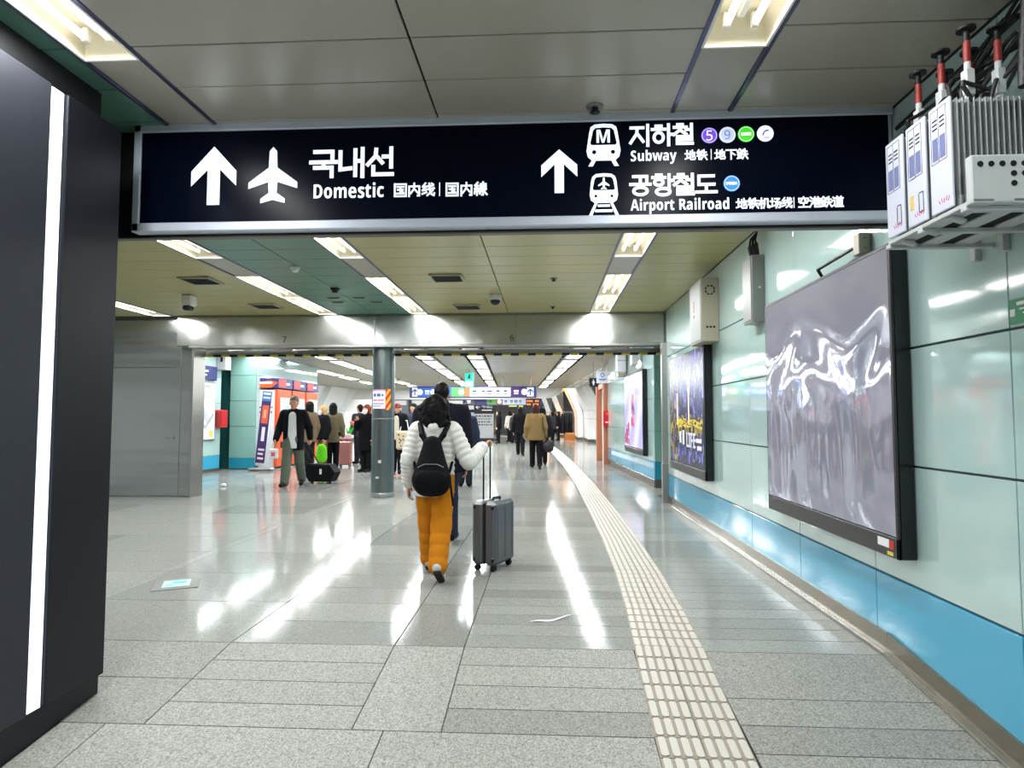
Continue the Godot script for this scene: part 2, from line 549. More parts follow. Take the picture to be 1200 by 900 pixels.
# ---------- materials ----------
func materials() -> void:
	font_bold = SystemFont.new()
	font_bold.font_names = PackedStringArray(["Droid Sans"])
	font_bold.font_weight = 700
	font_reg = SystemFont.new()
	font_reg.font_names = PackedStringArray(["Droid Sans"])
	# salt-and-pepper granite grain, about 5 mm to the pixel
	rng.seed = 101
	var gr := PackedFloat32Array()
	gr.resize(256 * 256)
	for i in gr.size():
		var u := rng.randf()
		gr[i] = rng.randf_range(0.44, 0.60) if u < 0.20 else (rng.randf_range(0.64, 1.05) if u < 0.55 else rng.randf_range(0.80, 0.94))
	var gi := Image.create(256, 256, false, Image.FORMAT_RGB8)
	for y in 256:
		for x in 256:
			var v := 0.62 * gr[y * 256 + x] + 0.19 * (gr[y * 256 + (x + 1) % 256] + gr[((y + 1) % 256) * 256 + x])
			gi.set_pixel(x, y, Color(v, v, v * 0.985))
	var speck := ImageTexture.create_from_image(gi)
	var soft := Image.create(256, 256, false, Image.FORMAT_RGB8)
	for y in 256:
		for x in 256:
			var v := 0.79 + (gi.get_pixel(x, y).r - 0.77) * 0.5
			soft.set_pixel(x, y, Color(v, v, v * 0.99))
	var speck_soft := ImageTexture.create_from_image(soft)
	var rough_pol := noise_tex(0.02, 512, [[0.0, Color(0.06, 0.06, 0.06)], [1.0, Color(0.14, 0.14, 0.14)]], 11, 4)
	var bumpy := noise_tex(0.2, 512, [], 21, 3, true, 2.0)
	for i in 4:
		var tone: float = [1.0, 0.95, 0.90, 0.975][i]
		var m := mat("flamed_granite_%d" % i, Color(0.745 * tone, 0.745 * tone, 0.72 * tone), 0.6)
		m.albedo_texture = speck
		m.normal_enabled = true
		m.normal_texture = bumpy
		m.normal_scale = 0.14
		tri_uv(m, 1.05)
		m.uv1_offset = Vector3(0.13, 0.31, 0.27) * i
		m = mat("polished_granite_%d" % i, Color(0.735 * tone, 0.745 * tone, 0.725 * tone), 1.0)
		m.albedo_texture = speck_soft
		m.roughness_texture = rough_pol
		m.metallic_specular = 0.18
		tri_uv(m, 1.05)
		m.uv1_offset = Vector3(0.13, 0.31, 0.27) * i
	var pg := mat("pale_granite", Color(1, 1, 1), 1.0)
	pg.albedo_texture = speck
	pg.roughness_texture = rough_pol
	tri_uv(pg, 1.05)
	var dk := mat("dark_granite", Color(0.60, 0.60, 0.59), 0.5)
	dk.albedo_texture = speck
	tri_uv(dk, 1.05)
	mat("grout", rgb8(78, 77, 74), 0.8)
	mat("tactile_base", rgb8(150, 141, 126), 0.55)
	mat("tactile_bar", rgb8(198, 191, 180), 0.45)
	var wav := noise_tex(0.006, 256, [], 31, 2, true, 3.0)
	var olive := mat("olive_enamel", rgb8(182, 173, 116), 0.34)
	olive.normal_enabled = true
	olive.normal_texture = wav
	olive.normal_scale = 0.15
	tri_uv(olive, 0.5)
	olive.metallic_specular = 0.6
	mat("grey_enamel", rgb8(176, 170, 154), 0.32).metallic_specular = 0.6
	var green := mat("green_enamel", rgb8(96, 138, 120), 0.34)
	green.normal_enabled = true
	green.normal_texture = wav
	green.normal_scale = 0.15
	tri_uv(green, 0.5)
	mat("ceiling_void", rgb8(40, 40, 38), 0.9)
	mat("far_ceiling", rgb8(142, 135, 112), 0.35)
	mat("rail", rgb8(96, 94, 122), 0.3, 0.7)
	mat("tray_cream", rgb8(236, 228, 202), 0.4)
	mat("lamp_white", rgb8(244, 242, 232), 0.4)
	mat("tube_glow", Color(1.0, 0.985, 0.97), 0.4, 0.0, 2.2)
	mat("diffuser_glow", Color(1.0, 0.985, 0.96), 0.4, 0.0, 1.6)
	mat("strip_glow", Color(0.95, 0.97, 1.0), 0.4, 0.0, 1.5)
	var aqua := mat("aqua_glass", rgb8(184, 212, 209), 0.07)
	aqua.metallic_specular = 0.75
	aqua.clearcoat_enabled = true
	aqua.clearcoat = 0.6
	aqua.clearcoat_roughness = 0.04
	aqua.normal_enabled = true
	aqua.normal_texture = noise_tex(0.004, 256, [], 41, 2, true, 3.0)
	aqua.normal_scale = 0.16
	tri_uv(aqua, 0.35)
	var blue := mat("blue_glass", rgb8(72, 176, 214), 0.07)
	blue.metallic_specular = 0.75
	blue.clearcoat_enabled = true
	blue.clearcoat = 0.6
	blue.clearcoat_roughness = 0.04
	mat("teal_tile", rgb8(130, 172, 162), 0.25)
	mat("deep_blue_tile", rgb8(36, 138, 164), 0.25)
	mat("joint_grey", rgb8(84, 92, 92), 0.6)
	mat("dark_green", rgb8(30, 92, 88), 0.5)
	var steel := mat("steel", rgb8(188, 190, 186), 0.24, 0.92)
	steel.normal_enabled = true
	steel.normal_texture = noise_tex(0.005, 256, [], 51, 3, true, 6.0)
	steel.normal_scale = 0.35
	tri_uv(steel, 0.6)
	var brushed := mat("brushed_steel", rgb8(186, 190, 190), 0.22, 0.95)
	brushed.normal_enabled = true
	brushed.normal_texture = noise_tex(0.012, 256, [], 52, 3, true, 6.0)
	brushed.normal_scale = 0.25
	tri_uv(brushed, 0.3)
	brushed.uv1_scale = Vector3(0.05, 0.6, 0.05)
	mat("column_steel", rgb8(124, 134, 134), 0.28, 0.92)
	mat("plain_steel", rgb8(176, 176, 172), 0.32, 0.9)
	mat("stainless_skirting", rgb8(150, 142, 128), 0.22, 0.85)
	mat("chrome", rgb8(205, 208, 212), 0.15, 0.95)
	mat("aluminium", rgb8(214, 220, 232), 0.42, 0.3)
	mat("black_matt", rgb8(14, 14, 16), 0.6)
	mat("black_gloss", rgb8(16, 18, 22), 0.2)
	var sign_face := mat("sign_navy", rgb8(5, 11, 28), 0.24)
	sign_face.metallic_specular = 0.2
	var ch := mat("charcoal_panel", rgb8(54, 56, 64), 0.5, 0.4)
	ch.normal_enabled = true
	ch.normal_texture = noise_tex(0.3, 256, [], 61, 2, true, 1.0)
	ch.normal_scale = 0.12
	tri_uv(ch, 1.0)
	mat("charcoal_dark", rgb8(27, 29, 36), 0.4, 0.4)
	mat("sign_white", Color(0.93, 0.96, 1.0), 0.4, 0.0, 0.95)
	mat("print_white", rgb8(238, 238, 240), 0.5)
	mat("print_black", rgb8(20, 20, 24), 0.5)
	mat("white_paint", rgb8(226, 226, 222), 0.45)
	mat("rib_white", rgb8(238, 240, 240), 0.42)
	mat("rib_joint", rgb8(110, 110, 108), 0.6)
	mat("beige_metal", rgb8(176, 170, 150), 0.45, 0.2)
	mat("grey_metal", rgb8(140, 140, 136), 0.4, 0.5)
	mat("light_grey", rgb8(196, 198, 198), 0.5)
	mat("rru_grey", rgb8(150, 154, 154), 0.42, 0.35)
	mat("rru_label", rgb8(214, 216, 230), 0.45)
	mat("dark_hole", rgb8(12, 12, 12), 0.9)
	mat("red_sleeve", rgb8(150, 44, 36), 0.5)
	mat("cable_black", rgb8(20, 21, 23), 0.55)
	mat("terracotta", rgb8(178, 112, 84), 0.45)
	mat("red_paint", rgb8(196, 24, 34), 0.35)
	mat("orange_paint", rgb8(226, 84, 30), 0.4)
	mat("kiosk_white", rgb8(206, 208, 212), 0.4)
	mat("navy_print", rgb8(44, 42, 104), 0.4)
	mat("yellow_tape", rgb8(214, 196, 60), 0.5)
	mat("green_sign", rgb8(10, 138, 84), 0.4)
	mat("skirt_dark", rgb8(96, 92, 84), 0.4, 0.3)

func ramp_y(z: float) -> float:
	return -RAMP_S * (z - RAMP_Z) if z > RAMP_Z else 0.0

# ---------- floor ----------
var strip_pts := [Vector2(0.69, 1.0), Vector2(0.69, -2.8), Vector2(0.705, -3.5), Vector2(0.722, -3.9), Vector2(0.768, -4.7), Vector2(0.806, -5.7), Vector2(0.828, -7.2), Vector2(0.826, -9.5), Vector2(0.795, -13.3), Vector2(0.676, -18.5), Vector2(0.39, -26.0), Vector2(0.13, -31.0), Vector2(-0.5, -37.0), Vector2(-1.6, -43.0), Vector2(-4.0, -50.0)]
func strip_x(z: float) -> float:
	for i in strip_pts.size() - 1:
		var a: Vector2 = strip_pts[i]
		var b: Vector2 = strip_pts[i + 1]
		if z <= a.y and z >= b.y:
			return lerpf(a.x, b.x, (a.y - z) / (a.y - b.y))
	return 0.69

func slab(fl: Node3D, x0: float, x1: float, z0: float, z1: float, m: String) -> void:
	# z0 is the nearer edge; a piece lies on the ramp or on the plateau
	var g := 0.0055
	var onramp := (z0 + z1) * 0.5 > RAMP_Z
	var zc := (z0 + z1) * 0.5
	var ln := (z0 - z1) * (sqrt(1.0 + RAMP_S * RAMP_S) if onramp else 1.0)
	var bs := Basis(Vector3.RIGHT, atan(RAMP_S) if onramp else 0.0)
	part(fl, "granite_slab", bx(Vector3(x1 - x0 - g, 0.02, ln - g), 0.0012), M[m], Vector3((x0 + x1) * 0.5, ramp_y(zc), zc) - bs.y * 0.01, bs)

func build_floor() -> void:
	var fl := struct("floor", "speckled grey granite floor with a matt ramp before a polished plateau")
	var mb := MB.new()
	mb.box(Vector3(-5.5, -0.17, -33.4), Vector3(24.0, 0.30, 59.16))
	part(fl, "plateau_bed", mb.done(), M.grout)
	mb = MB.new()
	var rl := 8.0
	mb.box(Vector3(-3.5, -RAMP_S * rl * 0.5 - 0.17, RAMP_Z + rl * 0.5), Vector3(12.0, 0.30, rl * sqrt(1.0 + RAMP_S * RAMP_S)), Basis(Vector3.RIGHT, atan(RAMP_S)))
	part(fl, "ramp_bed", mb.done(), M.grout)
	rng.seed = 7
	var pick := func(pre: String) -> String: return "%s_granite_%d" % [pre, rng.randi() % 4]
	# ramp
	var zr := [-3.82, -3.605, -3.395, -3.18, -2.985]
	for i in 4:
		slab(fl, -0.49, 0.51, zr[i + 1], zr[i], pick.call("flamed"))
		slab(fl, -1.915, -0.912, zr[i + 1], zr[i], pick.call("flamed"))
	slab(fl, -0.912, -0.49, -2.985, -3.82, "flamed_granite_0")
	for r in [[-3.82, -3.33], [-3.33, -3.1], [-3.1, -2.89], [-2.89, -2.6], [-2.6, -2.2], [-2.2, -1.0], [-1.0, 1.0], [1.0, 3.6]]:
		slab(fl, 0.905, 1.96, r[1], r[0], pick.call("flamed"))
	for r in [[-0.76, 0.488, -2.985, -2.55], [-2.1, -0.76, -2.985, -2.55], [-2.33, -2.1, -2.985, -2.55], [-2.33, 0.488, -2.55, -1.6], [-2.33, 0.488, -1.6, 0.4], [-2.33, 0.488, 0.4, 3.6]]:
		slab(fl, r[0], r[1], r[3], r[2], pick.call("flamed"))
	for r in [[-3.82, -3.4], [-3.4, -2.985]]:
		slab(fl, -2.95, -1.915, r[1], r[0], pick.call("flamed"))
	for i in 3:
		slab(fl, -4.4 - i * 1.4, -3.0 - i * 1.4 + 0.05, 3.6, -3.82, "flamed_granite_1")
	# plateau
	var z := -3.82
	for i in 24:
		var h := 0.21 if i < 12 else 0.42
		var sl := strip_x(z - h * 0.5) - 0.205
		slab(fl, -0.49, sl + 0.01, z, z - h, pick.call("polished"))
		slab(fl, sl + 0.40, 1.96, z, z - h, pick.call("polished"))
		z -= h
	for i in 18:
		slab(fl, -1.915, -0.912, -3.82 - i * 0.42, -3.82 - (i + 1) * 0.42, pick.call("polished"))
	for i in 9:
		var za := -3.82 - i * 0.84
		slab(fl, -0.912, -0.49, za, za - 0.84, "polished_granite_2" if i % 2 == 0 else "polished_granite_1")
		for q in [[-3.33, -1.915], [-4.85, -3.45], [-6.3, -4.85], [-8.5, -6.3]]:
			slab(fl, q[0], q[1], za, za - 0.84, pick.call("polished"))
		slab(fl, -3.45, -3.33, za, za - 0.84, "polished_granite_0")
	while z > -22.0:
		var z1 := z - 1.26
		var sl := strip_x((z + z1) * 0.5) - 0.205
		slab(fl, -1.2, sl - 0.012, z, z1, pick.call("polished"))
		slab(fl, sl + 0.41 + 0.012, 2.7, z, z1, pick.call("polished"))
		for k in 5:
			slab(fl, -1.2 - 1.5 * (k + 1), -1.2 - 1.5 * k, z, z1, pick.call("polished"))
		z = z1
	while z > -62.0:
		var z1 := z - 4.2
		var mid := strip_x(maxf(-50.0, (z + z1) * 0.5))
		slab(fl, mid - 0.02, 3.4, z, z1, pick.call("polished"))
		slab(fl, -14.0, mid + 0.02, z, z1, pick.call("polished"))
		z = z1
	# tactile guide strip
	var tp := thing("tactile_paving", "pale ribbed tactile guide strip curving along the granite floor", "tactile paving")
	var bar := MB.new().prism(rounded(0.034, 0.132, 0.012, 3), 0.0, 0.007).done()
	z = -2.40
	var n := 0
	while z > -11.2:
		var lz := 0.1465
		var zc := z - lz * 0.5
		var onr := zc > RAMP_Z
		var x := strip_x(zc)
		var dx := strip_x(zc - 0.2) - strip_x(zc + 0.2)
		var bs := Basis(Vector3.RIGHT, atan(RAMP_S) if onr else 0.0) * Basis(Vector3.UP, -atan2(dx, 0.4))
		for s in [-1.0, 1.0]:
			var c := Vector3(x, ramp_y(zc) - 0.0075, zc) + bs * Vector3(s * 0.1025, 0, 0)
			var t := part(tp, "tactile_tile", bx(Vector3(0.203, 0.02, lz - 0.002), 0.001), M.tactile_base, c, bs)
			var flatb := Basis(Vector3.RIGHT, -PI / 2)
			if n < 16:
				for k in 4:
					part(t, "bar", bar, M.tactile_bar, Vector3(-0.076 + k * 0.0508, 0.0098, 0), flatb)
			else:
				var mm := MB.new()
				if not mesh_cache.has("fourbars"):
					for k in 4:
						mm.box(Vector3(-0.076 + k * 0.0508, 0.0125, 0), Vector3(0.034, 0.007, 0.132), Basis.IDENTITY, 0.003)
					mesh_cache["fourbars"] = mm.done()
				part(t, "bars", mesh_cache["fourbars"], M.tactile_bar)
		z -= lz
		n += 1
	mb = MB.new()
	var mb2 := MB.new()
	while z > -49.0:
		var l := 0.6
		var a := Vector3(strip_x(z), 0, z)
		var b := Vector3(strip_x(z - l), 0, z - l)
		var d := (b - a).normalized()
		var bs := Basis(d.cross(Vector3.UP), Vector3.UP, -d)
		mb.box((a + b) * 0.5 + Vector3(0, -0.0055, 0), Vector3(0.41, 0.018, a.distance_to(b)), bs)
		for k in 8:
			mb2.box((a + b) * 0.5 + bs.x * (-0.179 + k * 0.0511) + Vector3(0, 0.006, 0), Vector3(0.034, 0.006, a.distance_to(b) * 0.96), bs)
		z -= l
	meta(part(tp, "far_band", mb.done(), M.tactile_base), "", "", "", "stuff")
	meta(part(tp, "far_bars", mb2.done(), M.tactile_bar), "", "", "", "stuff")

# ---------- walls and ceiling ----------
func glass_wall() -> void:
	var w := struct("wall_right", "wall of glossy pale aqua glass panels over a bright blue band")
	span(w, "backing", M.joint_grey, Vector3(WALL_X + 0.018, -1.0, -10.42), Vector3(WALL_X + 0.35, 3.4, 4.2))
	var zs := [-10.42, -9.68, -8.53, -7.38, -6.23, -5.08, -3.95, -2.78, -1.63, -0.48, 1.5, 4.1]
	var ys := [0.457, 1.1, 1.737, 2.352, 3.118]
	for i in zs.size() - 1:
		for j in ys.size() - 1:
			var gy := 0.012
			span(w, "glass_panel", M.aqua_glass, Vector3(WALL_X, ys[j] + gy * 0.5, zs[i] + 0.003), Vector3(WALL_X + 0.02, ys[j + 1] - gy * 0.5, zs[i + 1] - 0.003), 0.002)
		var lo := minf(0.1, ramp_y(zs[i + 1]) + 0.1)
		span(w, "blue_panel", M.blue_glass, Vector3(WALL_X, lo, zs[i] + 0.003), Vector3(WALL_X + 0.02, 0.457 - 0.006, zs[i + 1] - 0.003), 0.002)
	var b := struct("baseboard_right", "stainless skirting with a thin rail at the foot of the glass wall")
	var l1 := -RAMP_Z + 4.0
	var mb := MB.new()
	mb.box(Vector3(WALL_X - 0.004, 0.062, (-10.42 + RAMP_Z) * 0.5), Vector3(0.02, 0.124, 10.42 + RAMP_Z))
	var sl := sqrt(1.0 + RAMP_S * RAMP_S)
	var rb := Basis(Vector3.RIGHT, atan(RAMP_S))
	mb.box(Vector3(WALL_X - 0.004, 0.062 - RAMP_S * 4.0, RAMP_Z + 4.0), Vector3(0.02, 0.128, 8.0 * sl), rb)
	part(b, "skirting_plate", mb.done(), M.stainless_skirting)
	mb = MB.new()
	mb.box(Vector3(WALL_X - 0.03, 0.008, (-10.42 + RAMP_Z) * 0.5), Vector3(0.04, 0.016, 10.42 + RAMP_Z), Basis.IDENTITY, 0.006)
	mb.box(Vector3(WALL_X - 0.03, 0.008 - RAMP_S * 4.0, RAMP_Z + 4.0), Vector3(0.04, 0.016, 8.0 * sl), rb, 0.006)
	part(b, "foot_rail", mb.done(), M.chrome)

func ceiling_light(cx: float, w: float, z0: float, z1: float, y: float, label: String, grp: String, near := true) -> void:
	# z0 nearer end, z1 farther end; an open tray with two tubes
	var t := thing("ceiling_light", label, "ceiling light", Vector3(cx, y, (z0 + z1) * 0.5), 0.0, grp)
	var L := z0 - z1
	var mb := MB.new()
	var hw := w * 0.5
	var hi := 0.11
	var iw := hw - 0.035
	var iz := L * 0.5 - 0.06
	for s in [-1.0, 1.0]:
		mb.quad(Vector3(s * hw, 0, -L / 2), Vector3(s * hw, 0, L / 2), Vector3(s * iw, hi, iz), Vector3(s * iw, hi, -iz), Vector3(-s, -0.5, 0))
		mb.quad(Vector3(-hw, 0, s * L / 2), Vector3(hw, 0, s * L / 2), Vector3(iw, hi, s * iz), Vector3(-iw, hi, s * iz), Vector3(0, -0.5, -s))
	mb.quad(Vector3(-iw, hi, -iz), Vector3(iw, hi, -iz), Vector3(iw, hi, iz), Vector3(-iw, hi, iz), Vector3.DOWN)
	mb.box(Vector3(0, hi + 0.02, 0), Vector3(w, 0.03, L))
	part(t, "tray", mb.done(), M.tray_cream)
	mb = MB.new()
	for s in [-1.0, 1.0]:
		mb.box(Vector3(s * hw, -0.002, 0), Vector3(0.012, 0.012, L))
		mb.box(Vector3(0, -0.002, s * L / 2), Vector3(w, 0.012, 0.012))
	part(t, "rim", mb.done(), M.lamp_white)
	mb = MB.new()
	mb.box(Vector3(0, hi - 0.02, 0), Vector3(0.035, 0.04, L - 0.2), Basis.IDENTITY, 0.006)
	part(t, "spine", mb.done(), M.lamp_white)
	for s in [-1.0, 1.0]:
		var tx: float = s * w * 0.21
		part(t, "tube", MB.new().tube(Vector3(tx, 0.045, -iz + 0.06), Vector3(tx, 0.045, iz - 0.06), 0.017, 0.017, 12).done(), M.tube_glow)
		for e in [-1.0, 1.0]:
			part(t, "lamp_holder", bx(Vector3(0.034, 0.07, 0.03), 0.005), M.lamp_white, Vector3(tx, 0.06, e * (iz - 0.04)))
		var l := AreaLight3D.new()
		l.name = "tube_light" if s < 0 else "tube_light_001"
		l.area_size = Vector2(0.085, L - 0.3)
		l.light_energy = tube_energy
		l.light_color = tube_color
		l.shadow_enabled = true
		l.area_range = 30.0
		l.position = Vector3(tx, 0.024, 0)
		l.rotation.x = -PI / 2
		t.add_child(l, true)

var tube_energy := 0.85
var tube_color := Color(1.0, 0.985, 0.96)

func build_ceiling() -> void:
	var c := struct("ceiling", "metal panel ceiling in olive and green with recessed light lines")
	span(c, "soffit", M.ceiling_void, Vector3(-9.2, 3.30, -11.4), Vector3(2.4, 3.5, 4.2))
	var cols := [[1.075, 1.965, "olive_enamel"], [-0.625, 0.725, "olive_enamel"], [-1.965, -0.635, "olive_enamel"], [-2.885, -2.285, "green_enamel"], [-3.51, -2.895, "green_enamel"], [-5.13, -3.87, "olive_enamel"], [-6.42, -5.14, "olive_enamel"], [-8.8, -6.78, "olive_enamel"]]
	var zj := []
	var z := -1.32
	while z > -3.7:
		zj.append(z)
		z -= 0.372
	z = -3.92
	while z > -10.45:
		zj.append(z)
		z -= 0.4095
	zj.append(-10.49)
	for i in zj.size() - 1:
		for k in cols.size():
			var q = cols[k]
			if k > 4 and zj[i] > -4.5: continue
			span(c, "ceiling_panel", M["grey_enamel" if zj[i] > -3.7 and k < 3 else q[2]], Vector3(q[0], CEIL, zj[i + 1] + 0.004), Vector3(q[1], CEIL + 0.018, zj[i] - 0.004), 0.003)
	for q in cols:
		span(c, "rear_panel", M[q[2]], Vector3(q[0], CEIL, -1.316), Vector3(q[1], CEIL + 0.018, 4.1), 0.003)
	# light lines: two rails and blank panels between the fittings
	var lines := [[0.895, 0.30, [[-1.5, -2.95], [0.9, -0.5], [3.2, 1.8], [-4.05, -5.05], [-5.4, -6.84], [-7.69, -9.1], [-9.14, -10.46]]],
		[-2.125, 0.27, [[-1.5, -2.9], [0.9, -0.5], [3.2, 1.8], [-4.05, -5.0], [-5.3, -6.75], [-7.70, -9.06], [-9.1, -10.46]]],
		[-3.69, 0.31, [[-4.0, -5.0], [-5.3, -6.67], [-7.55, -9.0], [-9.04, -10.46]]],
		[-6.6, 0.31, [[-4.1, -5.4], [-6.4, -7.8], [-9.1, -10.46]]]]
	var where := ["line nearest the glass wall", "line right of the green panels", "line left of the green panels", "line over the steel door"]
	for li in lines.size():
		var q = lines[li]
		var x: float = q[0]
		var w: float = q[1]
		for s in [-1.0, 1.0]:
			var xr: float = x + s * (w * 0.5 + 0.014)
			span(c, "light_rail", M.rail, Vector3(xr - 0.013, CEIL - 0.006, -10.47), Vector3(xr + 0.013, CEIL + 0.03, 4.1), 0.003)
		var prev := 4.1
		var spans: Array = q[2].duplicate()
		spans.sort_custom(func(a, b): return a[0] > b[0])
		var idx := 0
		for sp in spans:
			if prev - sp[0] > 0.02:
				span(c, "blank_panel", M.grey_enamel, Vector3(x - w * 0.5, CEIL + 0.004, sp[0] + 0.004), Vector3(x + w * 0.5, CEIL + 0.016, prev - 0.004), 0.003)
			var tag: String
			var z0: float = sp[0]
			if z0 < -9.0: tag = "last two-tube light before the steel beam, " + where[li]
			elif z0 < -7.0: tag = "two-tube light second from the steel beam, " + where[li]
			elif z0 < -5.2: tag = "two-tube light just past the overhead sign, " + where[li]
			elif z0 < -3.5: tag = "two-tube light hidden behind the overhead sign, " + where[li]
			elif z0 < -1.2: tag = "two-tube light before the overhead sign, " + where[li]
			elif z0 < 2.0: tag = "two-tube light just behind the viewer, " + where[li]
			else: tag = "two-tube light farther behind the viewer, " + where[li]
			ceiling_light(x, w, sp[0], sp[1], CEIL, tag, "recessed ceiling lights")
			prev = sp[1]
			idx += 1

func steel_beam() -> void:
	var b := struct("trim_1", "mirror-finish stainless beam spanning the concourse")
	for q in [[-6.35, -2.9], [-2.895, -0.5], [-0.495, 2.12]]:
		span(b, "beam_plate", M.steel, Vector3(q[0], 2.60, -10.52), Vector3(q[1], 3.09, -10.50), 0.004)
	span(b, "beam_core", M.plain_steel, Vector3(-6.35, 2.59, -11.0), Vector3(2.3, 3.3, -10.52), 0.004)
	span(b, "lower_lip", M.plain_steel, Vector3(-6.13, 2.565, -10.56), Vector3(2.05, 2.60, -10.49), 0.004)
	for q in [["7", -4.5], ["6", -0.61]]:
		put_text(b, "number", q[0], 0.105, M.print_black, Vector3(q[1], 2.65, -10.499), 1.0, false)
	var s := single("fire_shutter_bar", "grey shutter bottom bar with yellow and black tape under the steel beam", "shutter", MB.new().box(Vector3(-2.15, 2.545, -11.2), Vector3(8.6, 0.09, 0.10), Basis.IDENTITY, 0.006).done(), M.plain_steel)
	var yb := MB.new()
	var bb := MB.new()
	for i in 58:
		var x := -6.4 + i * 0.15
		(yb if i % 2 == 0 else bb).box(Vector3(x, 2.487, -11.14), Vector3(0.14, 0.034, 0.10), Basis(Vector3(1, 0, 0), Vector3(0.25, 1, 0), Vector3(0, 0, 1)))
	part(s, "yellow_tape", yb.done(), M.yellow_tape)
	part(s, "black_tape", bb.done(), M.black_matt)
	var rods := MB.new()
	for i in 9:
		rods.tube(Vector3(-6.2 + i * 1.02, 2.58, -11.2), Vector3(-6.2 + i * 1.02, 3.25, -11.2), 0.012, 0.012, 8)
	part(s, "hanger", rods.done(), M.grey_metal)
	# steel clad wall and door on the left
	var w := struct("wall_left", "brushed stainless wall with a flush door left of the opening")
	span(w, "backing", M.plain_steel, Vector3(-9.0, 0, -11.0), Vector3(-6.14, 3.3, -10.69), 0.004)
	for q in [[-9.0, -6.36, 0.02, 2.24], [-9.0, -6.36, 2.25, 3.08]]:
		span(w, "steel_panel", M.brushed_steel, Vector3(q[0], q[2], -10.69), Vector3(q[1], q[3], -10.665), 0.004)
	span(w, "jamb_panel", M.brushed_steel, Vector3(-6.35, 0.02, -10.69), Vector3(-6.15, 2.6, -10.66), 0.004)
	span(w, "jamb_edge", M.plain_steel, Vector3(-6.148, 0.0, -11.0), Vector3(-6.11, 2.6, -10.62), 0.004)
	part(w, "door_handle", MB.new().box(Vector3.ZERO, Vector3(0.14, 0.03, 0.03), Basis.IDENTITY, 0.008).box(Vector3(0.05, 0, -0.02), Vector3(0.03, 0.05, 0.03)).done(), M.chrome, Vector3(-6.52, 1.02, -10.63))
	var post := struct("trim_2", "steel guide post where the beam meets the glass wall")
	span(post, "post_plate", M.plain_steel, Vector3(1.885, 0, -10.50), Vector3(1.985, 2.6, -10.38), 0.006)
	span(post, "post_foot", M.grey_metal, Vector3(1.878, 0, -10.505), Vector3(1.985, 0.62, -10.372), 0.004)
	# round steel column
	var col := thing("steel_column", "round stainless column standing under the steel beam, with a paper notice", "column", Vector3(-2.83, 0, -10.86))
	part(col, "shaft", MB.new().lathe([Vector2(0.195, 0.0), Vector2(0.195, 2.62)], Vector3.ZERO, 40).done(), M.column_steel)
	part(col, "base_ring", MB.new().lathe([Vector2(0.2, 0.09), Vector2(0.203, 0.085), Vector2(0.203, 0.0)], Vector3.ZERO, 40).done(), M.plain_steel)
	part(col, "seam_ring", MB.new().lathe([Vector2(0.196, 1.36), Vector2(0.198, 1.355), Vector2(0.198, 1.345), Vector2(0.196, 1.34)], Vector3.ZERO, 40).done(), M.grey_metal)
	var pn := curved_sheet(0.199, -0.85, 0.42, 1.52, 1.85, 16)
	var im := rects(256, 256, rgb8(236, 232, 240), [[0, 0, 256, 22, rgb8(200, 150, 190)], [30, 54, 60, 40, rgb8(60, 90, 170)], [104, 54, 70, 40, rgb8(60, 90, 170)], [190, 60, 36, 30, rgb8(60, 90, 170)], [24, 130, 90, 26, rgb8(226, 130, 150)], [124, 130, 110, 26, rgb8(226, 130, 150)], [24, 180, 208, 18, rgb8(150, 140, 180)], [24, 212, 160, 16, rgb8(150, 140, 180)]])
	part(col, "paper_notice", pn, printed("column_notice", im, 0.5))
	var st := Image.create(64, 128, false, Image.FORMAT_RGB8)
	for y in 128:
		for x in 64:
			st.set_pixel(x, y, rgb8(200, 40, 36) if int(y + x * 0.8) / 26 % 2 == 0 else rgb8(236, 176, 50))
	part(col, "warning_tape", curved_sheet(0.200, 0.44, 0.95, 1.50, 1.86, 8), printed("warn_stripe", st, 0.5))
	part(col, "tape_mark", MB.new().box(Vector3(0.0, 0.62, 0.2), Vector3(0.05, 0.05, 0.004)).box(Vector3(-0.04, 0.35, 0.2), Vector3(0.05, 0.03, 0.004)).done(), M.light_grey)

func curved_sheet(r: float, a0: float, a1: float, y0: float, y1: float, n: int) -> ArrayMesh:
	# a sheet wrapped on a round column, angle measured from the column's front (+z)
	var st := SurfaceTool.new()
	st.begin(Mesh.PRIMITIVE_TRIANGLES)
	for i in n:
		var q := []
		for c in [[i, 0.0], [i + 1, 0.0], [i + 1, 1.0], [i, 1.0]]:
			var t := lerpf(a0, a1, float(c[0]) / n)
			q.append([Vector3(sin(t) * r, lerpf(y0, y1, c[1]), cos(t) * r), Vector2(float(c[0]) / n, 1.0 - c[1])])
		for k in [0, 2, 1, 0, 3, 2]:
			st.set_uv(q[k][1])
			st.set_normal((q[k][0] as Vector3) * Vector3(1, 0, 1) / r)
			st.add_vertex(q[k][0])
	return st.commit()

